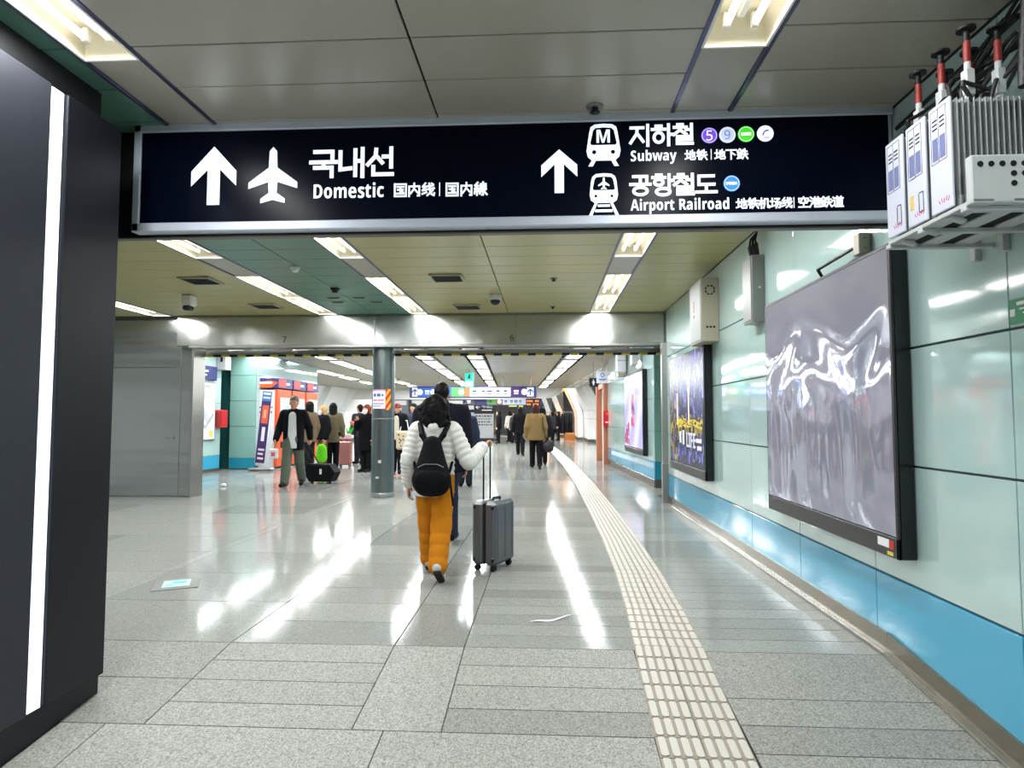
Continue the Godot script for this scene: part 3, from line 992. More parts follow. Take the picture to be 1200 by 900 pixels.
func left_pillar() -> void:
	var p := thing("lit_pillar", "tall charcoal metal clad pillar with a vertical white light slot at the left", "pillar", Vector3(-2.31, 0, 0))
	span(p, "core", M.black_matt, Vector3(-1.6, -0.9, -3.22), Vector3(-0.10, 3.2, 3.6), 0.0)
	span(p, "front_panel", M.charcoal_panel, Vector3(-0.10, 0.03, -2.765), Vector3(0.0, 2.93, 3.4), 0.006)
	span(p, "corner_panel", M.charcoal_dark, Vector3(-1.6, 0.03, -3.255), Vector3(0.0, 2.93, -2.862), 0.006)
	span(p, "slot_bed", M.aluminium, Vector3(-0.06, 0.02, -2.862), Vector3(-0.03, 2.93, -2.765), 0.001)
	span(p, "light_strip", M.strip_glow, Vector3(-0.029, 0.035, -2.853), Vector3(-0.012, 2.925, -2.779), 0.002)
	var mb := MB.new()
	mb.box(Vector3(-0.83, -0.42, 0.16), Vector3(1.62, 0.9, 6.8))
	part(p, "plinth", mb.done(), M.charcoal_dark)
	var l := AreaLight3D.new()
	l.name = "strip_light"
	l.area_size = Vector2(0.06, 2.8)
	l.light_energy = 0.25
	l.light_color = Color(0.95, 0.97, 1.0)
	l.shadow_enabled = true
	l.position = Vector3(-0.008, 1.47, -2.816)
	l.rotation.y = -PI / 2
	p.add_child(l, true)

func room_ends() -> void:
	var w := struct("wall_back", "plain wall closing the passage behind the viewer")
	span(w, "plaster", M.light_grey, Vector3(-9.2, -1.2, 4.1), Vector3(2.4, 3.5, 4.35))
	w = struct("wall_far_left", "plain wall at the far left of the concourse")
	span(w, "plaster", M.light_grey, Vector3(-9.2, -1.2, -10.7), Vector3(-8.9, 3.5, 4.1))
# ---------- overhead sign ----------
func overhead_sign() -> void:
	var bm := struct("trim_3", "dark lintel carrying the overhead sign")
	span(bm, "lintel", M.black_matt, Vector3(-4.3, 2.462, -3.715), Vector3(1.97, 3.30, -3.675), 0.002)
	span(bm, "lintel_lip", M.skirt_dark, Vector3(-4.3, 2.452, -3.715), Vector3(1.97, 2.462, -3.665), 0.001)
	var t := thing("overhead_sign", "long navy illuminated overhead sign to domestic flights, subway and airport railroad", "sign", Vector3(0, 0, -3.6))
	var z := 0.0
	span(t, "casing", M.aluminium, Vector3(-2.475, 2.472, -0.07), Vector3(1.965, 3.126, -0.012), 0.004)
	span(t, "face", M.sign_navy, Vector3(-2.43, 2.525, -0.012), Vector3(1.94, 3.078, -0.002), 0.001)
	var fr := MB.new()
	fr.box(Vector3(-0.255, 3.102, -0.001), Vector3(4.44, 0.048, 0.022), Basis.IDENTITY, 0.005)
	fr.box(Vector3(-0.255, 2.498, -0.001), Vector3(4.44, 0.054, 0.022), Basis.IDENTITY, 0.005)
	fr.box(Vector3(-2.452, 2.80, -0.001), Vector3(0.045, 0.652, 0.022), Basis.IDENTITY, 0.005)
	part(t, "frame", fr.done(), M.aluminium)
	var arrow := poly(mirror([0.0, 0.355, 0.138, 0.205, 0.138, 0.115, 0.038, 0.215, 0.038, 0.0]))
	part(t, "arrow", flat(arrow, z), M.sign_white, Vector3(-1.979, 2.629, 0))
	var plane := poly(mirror([0.0, 0.34, 0.022, 0.315, 0.026, 0.215, 0.148, 0.125, 0.148, 0.088, 0.028, 0.128, 0.024, 0.062, 0.074, 0.026, 0.074, 0.0, 0.0, 0.02]))
	part(t, "aeroplane_symbol", flat(plane, z), M.sign_white, Vector3(-1.617, 2.633, 0))
	part(t, "korean_text", glyphs("국내선", 0.166, 0.0235, 1.03, 1.0), M.sign_white, Vector3(-1.395, 2.784, z))
	put_text(t, "english_text", "Domestic", 0.083, M.sign_white, Vector3(-1.378, 2.657, z), 0.83)
	part(t, "chinese_text", glyphs("国内线", 0.079, 0.0104, 1.04), M.sign_white, Vector3(-0.890, 2.657, z))
	part(t, "divider", flat(poly([0, 0, 0.005, 0, 0.005, 0.08, 0, 0.08]), z), M.sign_white, Vector3(-0.621, 2.657, 0))
	part(t, "japanese_text", glyphs("国内線", 0.079, 0.0104, 1.06), M.sign_white, Vector3(-0.584, 2.655, z))
	var arrow2 := poly(mirror([0.0, 0.258, 0.104, 0.165, 0.104, 0.095, 0.027, 0.17, 0.027, 0.0]))
	part(t, "arrow", flat(arrow2, z), M.sign_white, Vector3(0.080, 2.661, 0))
	# subway pictogram
	var tr := Vector3(0.336, 2.814, 0)
	var body := poly(mirror([0.0, 0.251, 0.05, 0.247, 0.074, 0.232, 0.082, 0.2, 0.098, 0.09, 0.09, 0.055, 0.068, 0.035, 0.088, 0.0, 0.062, 0.0, 0.044, 0.033, 0.0, 0.033]))
	var tp := part(t, "train_symbol", flat(body, z), M.sign_white, tr)
	part(tp, "window", flat(poly(mirror([0.0, 0.228, 0.046, 0.225, 0.06, 0.21, 0.076, 0.135, 0.068, 0.125, 0.0, 0.125])), z, 0.003), M.sign_navy)
	put_text(tp, "letter", "M", 0.077, M.sign_white, Vector3(-0.050, 0.137, 0.0035), 0.98)
	for s in [-1.0, 1.0]:
		part(tp, "headlight", flat(disc(0.012, 18), z, 0.003), M.sign_navy, Vector3(s * 0.054, 0.083, 0))
	# airport rail pictogram
	tr = Vector3(0.336, 2.526, 0)
	body = poly(mirror([0.0, 0.246, 0.045, 0.242, 0.066, 0.226, 0.073, 0.2, 0.081, 0.12, 0.074, 0.088, 0.052, 0.072, 0.086, 0.0, 0.066, 0.0, 0.036, 0.072, 0.0, 0.072]))
	tp = part(t, "airport_train_symbol", flat(body, z), M.sign_white, tr)
	part(tp, "window", flat(poly(mirror([0.0, 0.226, 0.042, 0.223, 0.053, 0.21, 0.064, 0.155, 0.057, 0.147, 0.0, 0.147])), z, 0.003), M.sign_navy)
	part(tp, "aeroplane", flat(poly(mirror([0.0, 0.34, 0.024, 0.315, 0.028, 0.215, 0.15, 0.125, 0.15, 0.088, 0.03, 0.128, 0.026, 0.062, 0.078, 0.026, 0.078, 0.0, 0.0, 0.02]), 0.215), z, 0.004), M.sign_white, Vector3(0, 0.150, 0))
	for s in [-1.0, 1.0]:
		part(tp, "headlight", flat(disc(0.008, 16), z, 0.003), M.sign_navy, Vector3(s * 0.046, 0.112, 0))
	part(tp, "sleeper", MB.new().box(Vector3(0, 0.056, 0.001), Vector3(0.07, 0.013, 0.002)).box(Vector3(0, 0.026, 0.001), Vector3(0.1, 0.015, 0.002)).done(), M.sign_white)
	part(t, "korean_text", glyphs("지하철", 0.120, 0.0175, 1.03), M.sign_white, Vector3(0.487, 2.930, z))
	put_text(t, "english_text", "Subway", 0.060, M.sign_white, Vector3(0.489, 2.840, z), 0.86)
	part(t, "chinese_text", glyphs("地铁", 0.060, 0.0080, 1.08), M.sign_white, Vector3(0.801, 2.838, z))
	part(t, "divider", flat(poly([0, 0, 0.004, 0, 0.004, 0.062, 0, 0.062]), z), M.sign_white, Vector3(0.947, 2.838, 0))
	part(t, "japanese_text", glyphs("地下鉄", 0.060, 0.0080, 1.05), M.sign_white, Vector3(0.969, 2.838, z))
	part(t, "korean_text", glyphs("공항철도", 0.122, 0.0175, 1.02), M.sign_white, Vector3(0.484, 2.634, z))
	put_text(t, "english_text", "Airport Railroad", 0.063, M.sign_white, Vector3(0.488, 2.550, z), 0.83)
	part(t, "chinese_text", glyphs("地铁机场线", 0.061, 0.0080, 1.03), M.sign_white, Vector3(1.085, 2.549, z))
	part(t, "divider", flat(poly([0, 0, 0.004, 0, 0.004, 0.062, 0, 0.062]), z), M.sign_white, Vector3(1.404, 2.549, 0))
	part(t, "japanese_text", glyphs("空港鉄道", 0.061, 0.0080, 1.03), M.sign_white, Vector3(1.429, 2.550, z))
	# line badges
	mat("badge_purple", rgb8(112, 66, 208), 0.4, 0.0, 0.8)
	mat("badge_grey", rgb8(190, 198, 222), 0.4, 0.0, 0.8)
	mat("badge_green", rgb8(70, 214, 30), 0.4, 0.0, 0.8)
	mat("badge_blue", rgb8(52, 128, 232), 0.4, 0.0, 0.8)
	mat("badge_text_blue", rgb8(92, 132, 190), 0.4, 0.0, 0.6)
	mat("badge_violet", rgb8(96, 92, 210), 0.4, 0.0, 0.7)
	var b: Node3D
	for q in [[0.940, 2.980, "badge_purple"], [1.042, 2.981, "badge_grey"], [1.147, 2.983, "badge_green"], [1.255, 2.984, "sign_white"], [1.061, 2.697, "badge_blue"]]:
		b = part(t, "line_badge", flat(disc(0.0465), z, 0.003), M[q[2]], Vector3(q[0], q[1], 0))
		part(b, "ring", ring_mesh(0.042, 0.0395, 0.0038), M.sign_white if q[2] != "sign_white" else M.badge_grey)
		if q[2] == "badge_purple": put_text(b, "digit", "5", 0.060, M.sign_white, Vector3(-0.024, -0.030, 0.004), 1.0, false, 0.0015)
		if q[2] == "badge_grey": put_text(b, "digit", "9", 0.052, M.badge_text_blue, Vector3(-0.021, -0.026, 0.004), 1.0, false, 0.0015)
		if q[2] == "badge_green": part(b, "lettering", MB.new().box(Vector3(0, 0, 0.0036), Vector3(0.058, 0.018, 0.0012), Basis.IDENTITY, 0.0004).done(), M.sign_white)
		if q[2] == "badge_blue": part(b, "lettering", glyphs("공항철도", 0.016, 0.0022, 1.02), M.sign_white, Vector3(-0.034, -0.008, 0.0032))
		if q[2] == "sign_white":
			var arc := PackedVector2Array()
			for i in 9:
				var a := lerpf(PI * 0.97, PI * 0.42, i / 8.0)
				arc.append(Vector2(cos(a) * 0.03 + 0.012, sin(a) * 0.036 - 0.014))
			for i in range(8, -1, -1):
				var a := lerpf(PI * 0.97, PI * 0.42, i / 8.0)
				arc.append(Vector2(cos(a) * 0.022 + 0.012, sin(a) * 0.027 - 0.014))
			part(b, "swoosh", flat(arc, 0.003), M.badge_violet)
			part(b, "small_text", MB.new().box(Vector3(0.006, -0.024, 0.0042), Vector3(0.034, 0.012, 0.001)).done(), M.badge_grey)

func ring_mesh(ro: float, ri: float, z: float) -> ArrayMesh:
	var mb := MB.new()
	for i in 32:
		var a := TAU * i / 32
		var b := TAU * (i + 1) / 32
		mb.quad(Vector3(cos(a) * ro, sin(a) * ro, z), Vector3(cos(b) * ro, sin(b) * ro, z), Vector3(cos(b) * ri, sin(b) * ri, z), Vector3(cos(a) * ri, sin(a) * ri, z), Vector3(0, 0, 1))
	return mb.done()

# ---------- telecom units on the wall ----------
func telecom_units() -> void:
	var labels := ["finned grey radio unit nearest the viewer, with a plain white side label", "middle of three radio units, white side label with a rounded black outline mark", "radio unit farthest along the wall, closest to the overhead sign"]
	for u in 3:
		var z1 := -2.42 - u * 0.16
		var t := thing("radio_unit", labels[u], "radio unit", Vector3(1.53, 2.165, z1), 0.0, "radio units on the wall rack")
		var mb := MB.new()
		mb.box(Vector3(0.215, 0.205, -0.066), Vector3(0.40, 0.41, 0.095), Basis.IDENTITY, 0.006)
		part(t, "body", mb.done(), M.rru_grey)
		mb = MB.new()
		for i in 19:
			var x := 0.028 + i * 0.0208
			var y0 := 0.0 if x < 0.09 else 0.03
			mb.box(Vector3(x, (0.41 + y0) * 0.5, -0.010), Vector3(0.005, 0.41 - y0, 0.026), Basis.IDENTITY, 0.001)
			if x < 0.09: mb.box(Vector3(x, 0.012, 0.0), Vector3(0.012, 0.04, 0.02), Basis.IDENTITY, 0.003)
		part(t, "cooling_fin", mb.done(), M.rru_grey)
		mb = MB.new()
		mb.box(Vector3(0.005, 0.205, -0.066), Vector3(0.012, 0.425, 0.13), Basis.IDENTITY, 0.003)
		part(t, "label_plate", mb.done(), M.rru_label)
		mb = MB.new()
		var prn := MB.new()
		# printed label blocks on the outward face (-x)
		for k in 2:
			var zc: float = -0.047 - k * 0.045
			prn.box(Vector3(-0.0015, 0.245, zc), Vector3(0.001, 0.09, 0.034))
			for j in 3:
				mb.box(Vector3(-0.0015, 0.36 - j * 0.017, zc), Vector3(0.001, 0.006, 0.03))
		for e in [[0.19, 0.0015, 0.095], [0.40, 0.0015, 0.095]]:
			mb.box(Vector3(-0.0015, e[0], -0.07), Vector3(0.001, 0.002, e[2]))
		for zz in [-0.022, -0.07, -0.117]:
			mb.box(Vector3(-0.0015, 0.295, zz), Vector3(0.001, 0.21, 0.002))
		if u > 0:
			for s in [-1.0, 1.0]:
				mb.box(Vector3(-0.0015, 0.075, -0.035 + s * 0.015), Vector3(0.001, 0.075, 0.004))
				mb.box(Vector3(-0.0015, 0.075 + s * 0.04, -0.035), Vector3(0.001, 0.004, 0.026))
		part(t, "label_text", mb.done(), M.print_black)
		part(t, "label_block", prn.done(), mat("label_block_%d" % u, rgb8(120, 126, 168), 0.5))
		var hand := MB.new()
		for i in 5:
			hand.box(Vector3(-0.0016, 0.03 + (i % 2) * 0.004, -0.02 - i * 0.014), Vector3(0.001, 0.018, 0.003), Basis(Vector3.RIGHT, 0.5 - 0.25 * i))
		part(t, "handwriting", hand.done(), mat("magenta_ink_%d" % u, rgb8(206, 40, 130), 0.5))
		if u == 1:
			part(t, "yellow_sticker", MB.new().box(Vector3(-0.0016, 0.09, -0.098), Vector3(0.001, 0.06, 0.026), Basis.IDENTITY, 0.0004).done(), mat("sticker_yellow", rgb8(226, 196, 110), 0.5))
		# mounting foot
		mb = MB.new()
		mb.box(Vector3(0.05, -0.02, -0.03), Vector3(0.03, 0.07, 0.02), Basis(Vector3.FORWARD, 0.5), 0.003)
		mb.box(Vector3(0.03, -0.052, -0.03), Vector3(0.06, 0.015, 0.03), Basis(Vector3.FORWARD, 0.3), 0.003)
		part(t, "clip", mb.done(), M.light_grey)
		# connectors
		for k in 2:
			var x := 0.105 + k * 0.115
			mb = MB.new()
			mb.tube(Vector3(x, 0.41, -0.05), Vector3(x, 0.44, -0.05), 0.014, 0.014, 12)
			mb.box(Vector3(x, 0.49, -0.05), Vector3(0.036, 0.105, 0.036), Basis.IDENTITY, 0.005)
			mb.tube(Vector3(x, 0.54, -0.05), Vector3(x, 0.575, -0.05), 0.012, 0.012, 12)
			var cn := part(t, "connector", mb.done(), M.light_grey)
			part(cn, "red_sleeve", MB.new().tube(Vector3(x, 0.572, -0.05), Vector3(x, 0.655, -0.05), 0.013, 0.013, 12).done(), M.red_sleeve)
			part(cn, "black_cap", MB.new().tube(Vector3(x, 0.655, -0.05), Vector3(x, 0.70, -0.05), 0.012, 0.012, 12).tube(Vector3(x, 0.70, -0.05), Vector3(x, 0.709, -0.05), 0.034, 0.034, 16).done(), M.cable_black)
	# rack under the units
	var r := thing("wall_rack", "light steel bracket rack under the radio units", "rack", Vector3(0, 0, 0))
	var mb := MB.new()
	for x in [1.56, 1.70, 1.84]:
		mb.box(Vector3(x, 2.135, -2.58), Vector3(0.075, 0.018, 0.56), Basis.IDENTITY, 0.003)
	for z in [-2.35, -2.62, -2.86]:
		mb.box(Vector3(1.745, 2.12, z), Vector3(0.45, 0.02, 0.03), Basis.IDENTITY, 0.003)
	part(r, "slotted_tray", mb.done(), M.light_grey)
	mb = MB.new()
	for x in [1.63, 1.77]:
		mb.box(Vector3(x, 2.138, -2.58), Vector3(0.06, 0.012, 0.55))
	part(r, "slot_shadow_plate", mb.done(), M.dark_hole)
	for z in [-2.77, -2.95]:
		part(r, "wall_clip", bx(Vector3(0.03, 0.1, 0.035), 0.003), M.light_grey, Vector3(1.955, 2.12, z))
	var v := thing("junction_box", "pale steel junction box with round black holes in front of the finned unit", "junction box", Vector3(0, 0, 0))
	span(v, "case", M.light_grey, Vector3(1.522, 2.128, -2.335), Vector3(1.95, 2.302, -2.30), 0.004)
	mb = MB.new()
	for c in [[1.553, 2.268], [1.591, 2.268], [1.629, 2.268], [1.667, 2.268], [1.667, 2.232], [1.667, 2.196], [1.705, 2.268], [1.705, 2.232]]:
		mb.tube(Vector3(c[0], c[1], -2.303), Vector3(c[0], c[1], -2.298), 0.0105, 0.0105, 20)
	part(v, "hole", mb.done(), M.dark_hole)
	# cables
	rng.seed = 12
	var names := ["loose black cables looping behind the nearest radio unit", "loose black cables looping over the middle radio unit", "loose black cables looping over the farthest radio unit"]
	for u in 3:
		var cb := MB.new()
		for k in 7:
			var z0: float = -2.47 - u * 0.16 + rng.randf_range(-0.05, 0.05)
			var p0 := Vector3(1.56 + rng.randf() * 0.16, 2.56, z0)
			var p1 := p0 + Vector3(rng.randf_range(-0.05, 0.03), rng.randf_range(0.06, 0.14), rng.randf_range(-0.06, 0.03))
			var p2 := Vector3(1.72 + rng.randf() * 0.1, 2.62 + rng.randf() * 0.2, z0 - 0.05)
			var p3 := Vector3(1.90 + rng.randf() * 0.04, 2.86 + rng.randf() * 0.2, z0 + 0.1)
			var cv := Curve3D.new()
			cv.add_point(p0, Vector3.ZERO, Vector3(0, 0.06, 0))
			cv.add_point(p1, Vector3(-0.05, 0, 0), Vector3(0.05, 0.02, 0))
			cv.add_point(p2, Vector3(-0.05, -0.03, 0), Vector3(0.05, 0.05, 0))
			cv.add_point(p3, Vector3(-0.05, -0.05, 0), Vector3.ZERO)
			var pts := []
			for i in 17: pts.append(cv.sample_baked(cv.get_baked_length() * i / 16.0))
			cb.path(pts, 0.008, 7)
		single("cable_bundle", names[u], "cable", cb.done(), M.cable_black)
	var th := MB.new()
	for k in 4:
		var pts := []
		for i in 12:
			var t := i / 11.0
			pts.append(Vector3(1.70 + k * 0.028 + 0.02 * sin(t * 3.0 + k), 3.12 - t * 0.58, -2.27 + 0.02 * cos(t * 4.0 + k) - k * 0.01))
		th.path(pts, 0.018, 9)
	single("riser_cables", "thick bundle of black riser cables dropping from the ceiling at the right edge", "cable", th.done(), M.cable_black)
	var arm := MB.new().path([Vector3(1.93, 3.0, -2.6), Vector3(1.93, 2.95, -3.5)], 0.012, 8)
	single("conduit", "thin dark conduit running under the ceiling edge to the overhead sign", "conduit", arm.done(), M.cable_black)

# ---------- billboards ----------
func wavy_sheet(w: float, h: float, nx: int, ny: int) -> ArrayMesh:
	var st := SurfaceTool.new()
	st.begin(Mesh.PRIMITIVE_TRIANGLES)
	st.set_smooth_group(0)
	var p := func(i: int, j: int) -> Vector3:
		var u := float(i) / nx
		var v := float(j) / ny
		var edge := minf(1.0, minf(minf(u, 1.0 - u) * 12.0, minf(v, 1.0 - v) * 12.0))
		var low := smoothstep(0.85, 0.35, v)
		var a := 0.0055 * sin(u * TAU * 2.6 + 0.7 + 0.9 * v) * low + 0.003 * sin(u * TAU * 5.3 + 2.0 * v) * low
		a += 0.003 * sin(v * 9.0 + 1.4 * sin(u * 11.0)) + 0.0022 * sin(v * 26.0 + 2.6 * sin(u * 9.0 + 1.0)) * smoothstep(0.3, 0.6, v)
		return Vector3((u - 0.5) * w, (v - 0.5) * h, a * edge)
	for j in ny:
		for i in nx:
			var a: Vector3 = p.call(i, j)
			var b: Vector3 = p.call(i + 1, j)
			var c: Vector3 = p.call(i + 1, j + 1)
			var d: Vector3 = p.call(i, j + 1)
			for q in [a, d, c, a, c, b]: st.add_vertex(q)
	st.index()
	st.generate_normals()
	return st.commit()

func board(label: String, z_near: float, z_far: float, y0: float, y1: float, x_front: float, x_back: float, origin: Vector3, turn: float) -> Node3D:
	# a lit poster box on the right wall; its local frame is the world's, turned about origin
	var t := thing("billboard", label, "billboard", origin, turn)
	var o := -origin
	span(t, "case", M.black_gloss, Vector3(x_front + 0.012, y0, z_far) + o, Vector3(x_back, y1, z_near) + o, 0.006)
	var fr := MB.new()
	var f := 0.022
	var xc := x_front + 0.006
	var L := z_near - z_far
	fr.box(Vector3(xc, y1 - f / 2, (z_near + z_far) / 2) + o, Vector3(0.014, f, L), Basis.IDENTITY, 0.003)
	fr.box(Vector3(xc, y0 + 0.055, (z_near + z_far) / 2) + o, Vector3(0.014, 0.11, L), Basis.IDENTITY, 0.003)
	for z in [z_near - f / 2, z_far + f / 2]:
		fr.box(Vector3(xc, (y0 + y1) / 2, z) + o, Vector3(0.014, y1 - y0, f), Basis.IDENTITY, 0.003)
	part(t, "frame", fr.done(), mat("board_frame", rgb8(58, 58, 58), 0.35, 0.4))
	return t

func billboards() -> void:
	var face := Basis(Vector3.UP, -PI / 2)
	# the nearest: a blank board under a rippled clear film
	var t := board("large wall billboard under rippled mirror-like film, blank behind it", -3.50, -5.465, 0.605, 2.318, 1.868, 1.965, Vector3(1.868, 0.605, -4.4825), 0.0)
	var film := mat("rippled_film", rgb8(176, 176, 194), 0.06, 0.42)
	film.metallic_specular = 0.8
	part(t, "rippled_film", wavy_sheet(1.925, 1.57, 150, 130), film, Vector3(-0.002, 0.905, 0), face)
	part(t, "white_sticker", bx(Vector3(0.002, 0.045, 0.115), 0.0005), M.print_white, Vector3(-0.002, 0.07, 0.83))
	part(t, "red_sticker", bx(Vector3(0.002, 0.045, 0.045), 0.0005), M.red_paint, Vector3(-0.002, 0.068, 0.915))
	part(t, "yellow_sticker", bx(Vector3(0.002, 0.02, 0.06), 0.0005), M.yellow_tape, Vector3(-0.002, 0.02, 0.90))
	# glittering night poster
	t = board("dark wall billboard with a blue and gold night city poster", -7.57, -9.66, 0.62, 2.235, 1.868, 1.965, Vector3(1.868, 0.62, -8.615), 0.0)
	rng.seed = 5
	var im := Image.create(256, 200, false, Image.FORMAT_RGB8)
	im.fill(rgb8(22, 24, 60))
	for i in 900:
		var x := rng.randi_range(0, 250)
		var y := rng.randi_range(0, 190)
		var gold := absf(y - 125.0) < 16.0 or x < 70 and rng.randf() < 0.5
		var c := rgb8(190, 170, 84) if gold else ([rgb8(84, 92, 190), rgb8(150, 150, 226), rgb8(24, 26, 60), rgb8(56, 60, 130), rgb8(112, 116, 184)][rng.randi() % 5] as Color)
		im.fill_rect(Rect2i(x, y, rng.randi_range(1, 5), rng.randi_range(3, 18)), c)
	im.fill_rect(Rect2i(60, 70, 12, 60), rgb8(236, 220, 190))
	im.fill_rect(Rect2i(150, 60, 10, 70), rgb8(240, 226, 200))
	for k in 26:
		im.fill_rect(Rect2i(142 + k, 56 - absi(13 - k) * -1 - 13, 2, 16), rgb8(120, 116, 190))
	for i in 60:
		im.fill_rect(Rect2i(rng.randi_range(60, 240), 118 + rng.randi_range(0, 14), 12, 3), rgb8(228, 200, 60))
	var pm := printed("night_poster", im, 0.25, 0.18)
	part(t, "poster", quadmesh(2.04, 1.47), pm, Vector3(-0.003, 0.87, 0), face)
	put_text(t, "lettering", "LIFE", 0.19, M.print_white, Vector3(-0.003, 0.36, 0.05), 1.0, true, 0.003, face)
	for q in [[0.0, 0.0, 0.05, 0.28], [-0.09, 0.03, 0.05, 0.22], [0.02, -1.05, 0.16, 0.1], [0.02, -0.86, 0.19, 0.1]]:
		part(t, "small_lettering", bx(Vector3(0.004, q[2], q[3]), 0.0005), M.print_white, Vector3(-0.005, 0.46 + q[0], 0.75 + q[1]))
	# lamp arm over the first board
	var l := thing("picture_lamp", "slim picture lamp on a bracket above the rippled billboard", "lamp", Vector3(1.97, 2.42, -3.9))
	span(l, "bracket", M.beige_metal, Vector3(-0.075, -0.065, -0.06), Vector3(0, 0.065, 0.02), 0.005)
	part(l, "arm", MB.new().path([Vector3(-0.05, 0.0, -0.05), Vector3(-0.08, -0.03, -0.55), Vector3(-0.05, -0.075, -0.56)], 0.011, 8).done(), M.black_gloss)
	part(l, "screw", MB.new().tube(Vector3(-0.04, 0.03, 0.02), Vector3(-0.04, 0.03, 0.024), 0.008, 0.008, 10).tube(Vector3(-0.04, -0.03, 0.02), Vector3(-0.04, -0.03, 0.024), 0.008, 0.008, 10).done(), M.grey_metal)

func wall_cabinets() -> void:
	var t := thing("wall_cabinet", "beige steel wall cabinet with a ring of vent holes, beyond the rippled billboard", "cabinet", Vector3(1.97, 2.232, -7.25))
	span(t, "case", M.beige_metal, Vector3(-0.2, 0, -0.57), Vector3(0, 0.735, 0), 0.008)
	var mb := MB.new()
	for i in 8:
		var a := TAU * i / 8 + 0.39
		mb.box(Vector3(-0.1 + cos(a) * 0.05, 0.59 + sin(a) * 0.05, 0.001), Vector3(0.026, 0.016, 0.003), Basis(Vector3.BACK, a + PI / 2))
	for i in 3:
		mb.box(Vector3(-0.135 + i * 0.038, 0.165, 0.001), Vector3(0.026, 0.02, 0.003))
	part(t, "vent_hole", mb.done(), M.dark_hole)
	span(t, "side_door", M.light_grey, Vector3(-0.206, 0.03, -0.54), Vector3(-0.199, 0.70, -0.03), 0.002)
	part(t, "red_mark", MB.new().box(Vector3(-0.208, 0.45, -0.33), Vector3(0.003, 0.14, 0.03)).box(Vector3(-0.208, 0.33, -0.33), Vector3(0.003, 0.03, 0.05)).done(), M.red_paint)
	t = thing("junction_cabinet", "narrow galvanised cabinet with black plugs on top, left of the rippled billboard", "cabinet", Vector3(1.97, 2.226, -5.74))
	span(t, "case", M.grey_metal, Vector3(-0.115, 0, -0.26), Vector3(0, 0.61, 0), 0.006)
	span(t, "door", M.grey_metal, Vector3(-0.122, 0.02, -0.245), Vector3(-0.114, 0.59, -0.015), 0.002)
	part(t, "latch", MB.new().tube(Vector3(-0.05, 0.31, 0.0), Vector3(-0.05, 0.31, 0.008), 0.012, 0.012, 12).done(), M.chrome)
	mb = MB.new()
	for k in 3:
		mb.tube(Vector3(-0.09 + k * 0.03, 0.61, -0.08), Vector3(-0.1 + k * 0.03, 0.70 + 0.02 * k, -0.1), 0.016, 0.018, 10)
		mb.path([Vector3(-0.1 + k * 0.03, 0.70 + 0.02 * k, -0.1), Vector3(-0.08 + k * 0.02, 0.78, -0.12), Vector3(-0.03, 0.84, -0.1), Vector3(-0.02, 0.89, -0.1)], 0.010, 7)
	part(t, "black_plug", mb.done(), M.cable_black)
	# green safety sign at the right edge
	t = thing("safety_sign", "small green safety sign with white print on the glass wall", "sign", Vector3(1.97, 1.807, -2.60))
	span(t, "plate", M.green_sign, Vector3(-0.006, -0.052, -0.17), Vector3(0, 0.052, 0.17), 0.001)
	mb = MB.new()
	mb.box(Vector3(-0.0065, 0.03, -0.07), Vector3(0.002, 0.014, 0.11))
	for k in 3: mb.box(Vector3(-0.0065, 0.006 - k * 0.018, -0.05 + 0.01 * k), Vector3(0.002, 0.007, 0.12 - 0.02 * k))
	mb.box(Vector3(-0.0065, -0.005, -0.15), Vector3(0.002, 0.03, 0.028))
	mb.box(Vector3(-0.0065, 0.0, 0.09), Vector3(0.002, 0.07, 0.07))
	part(t, "print", mb.done(), M.print_white)

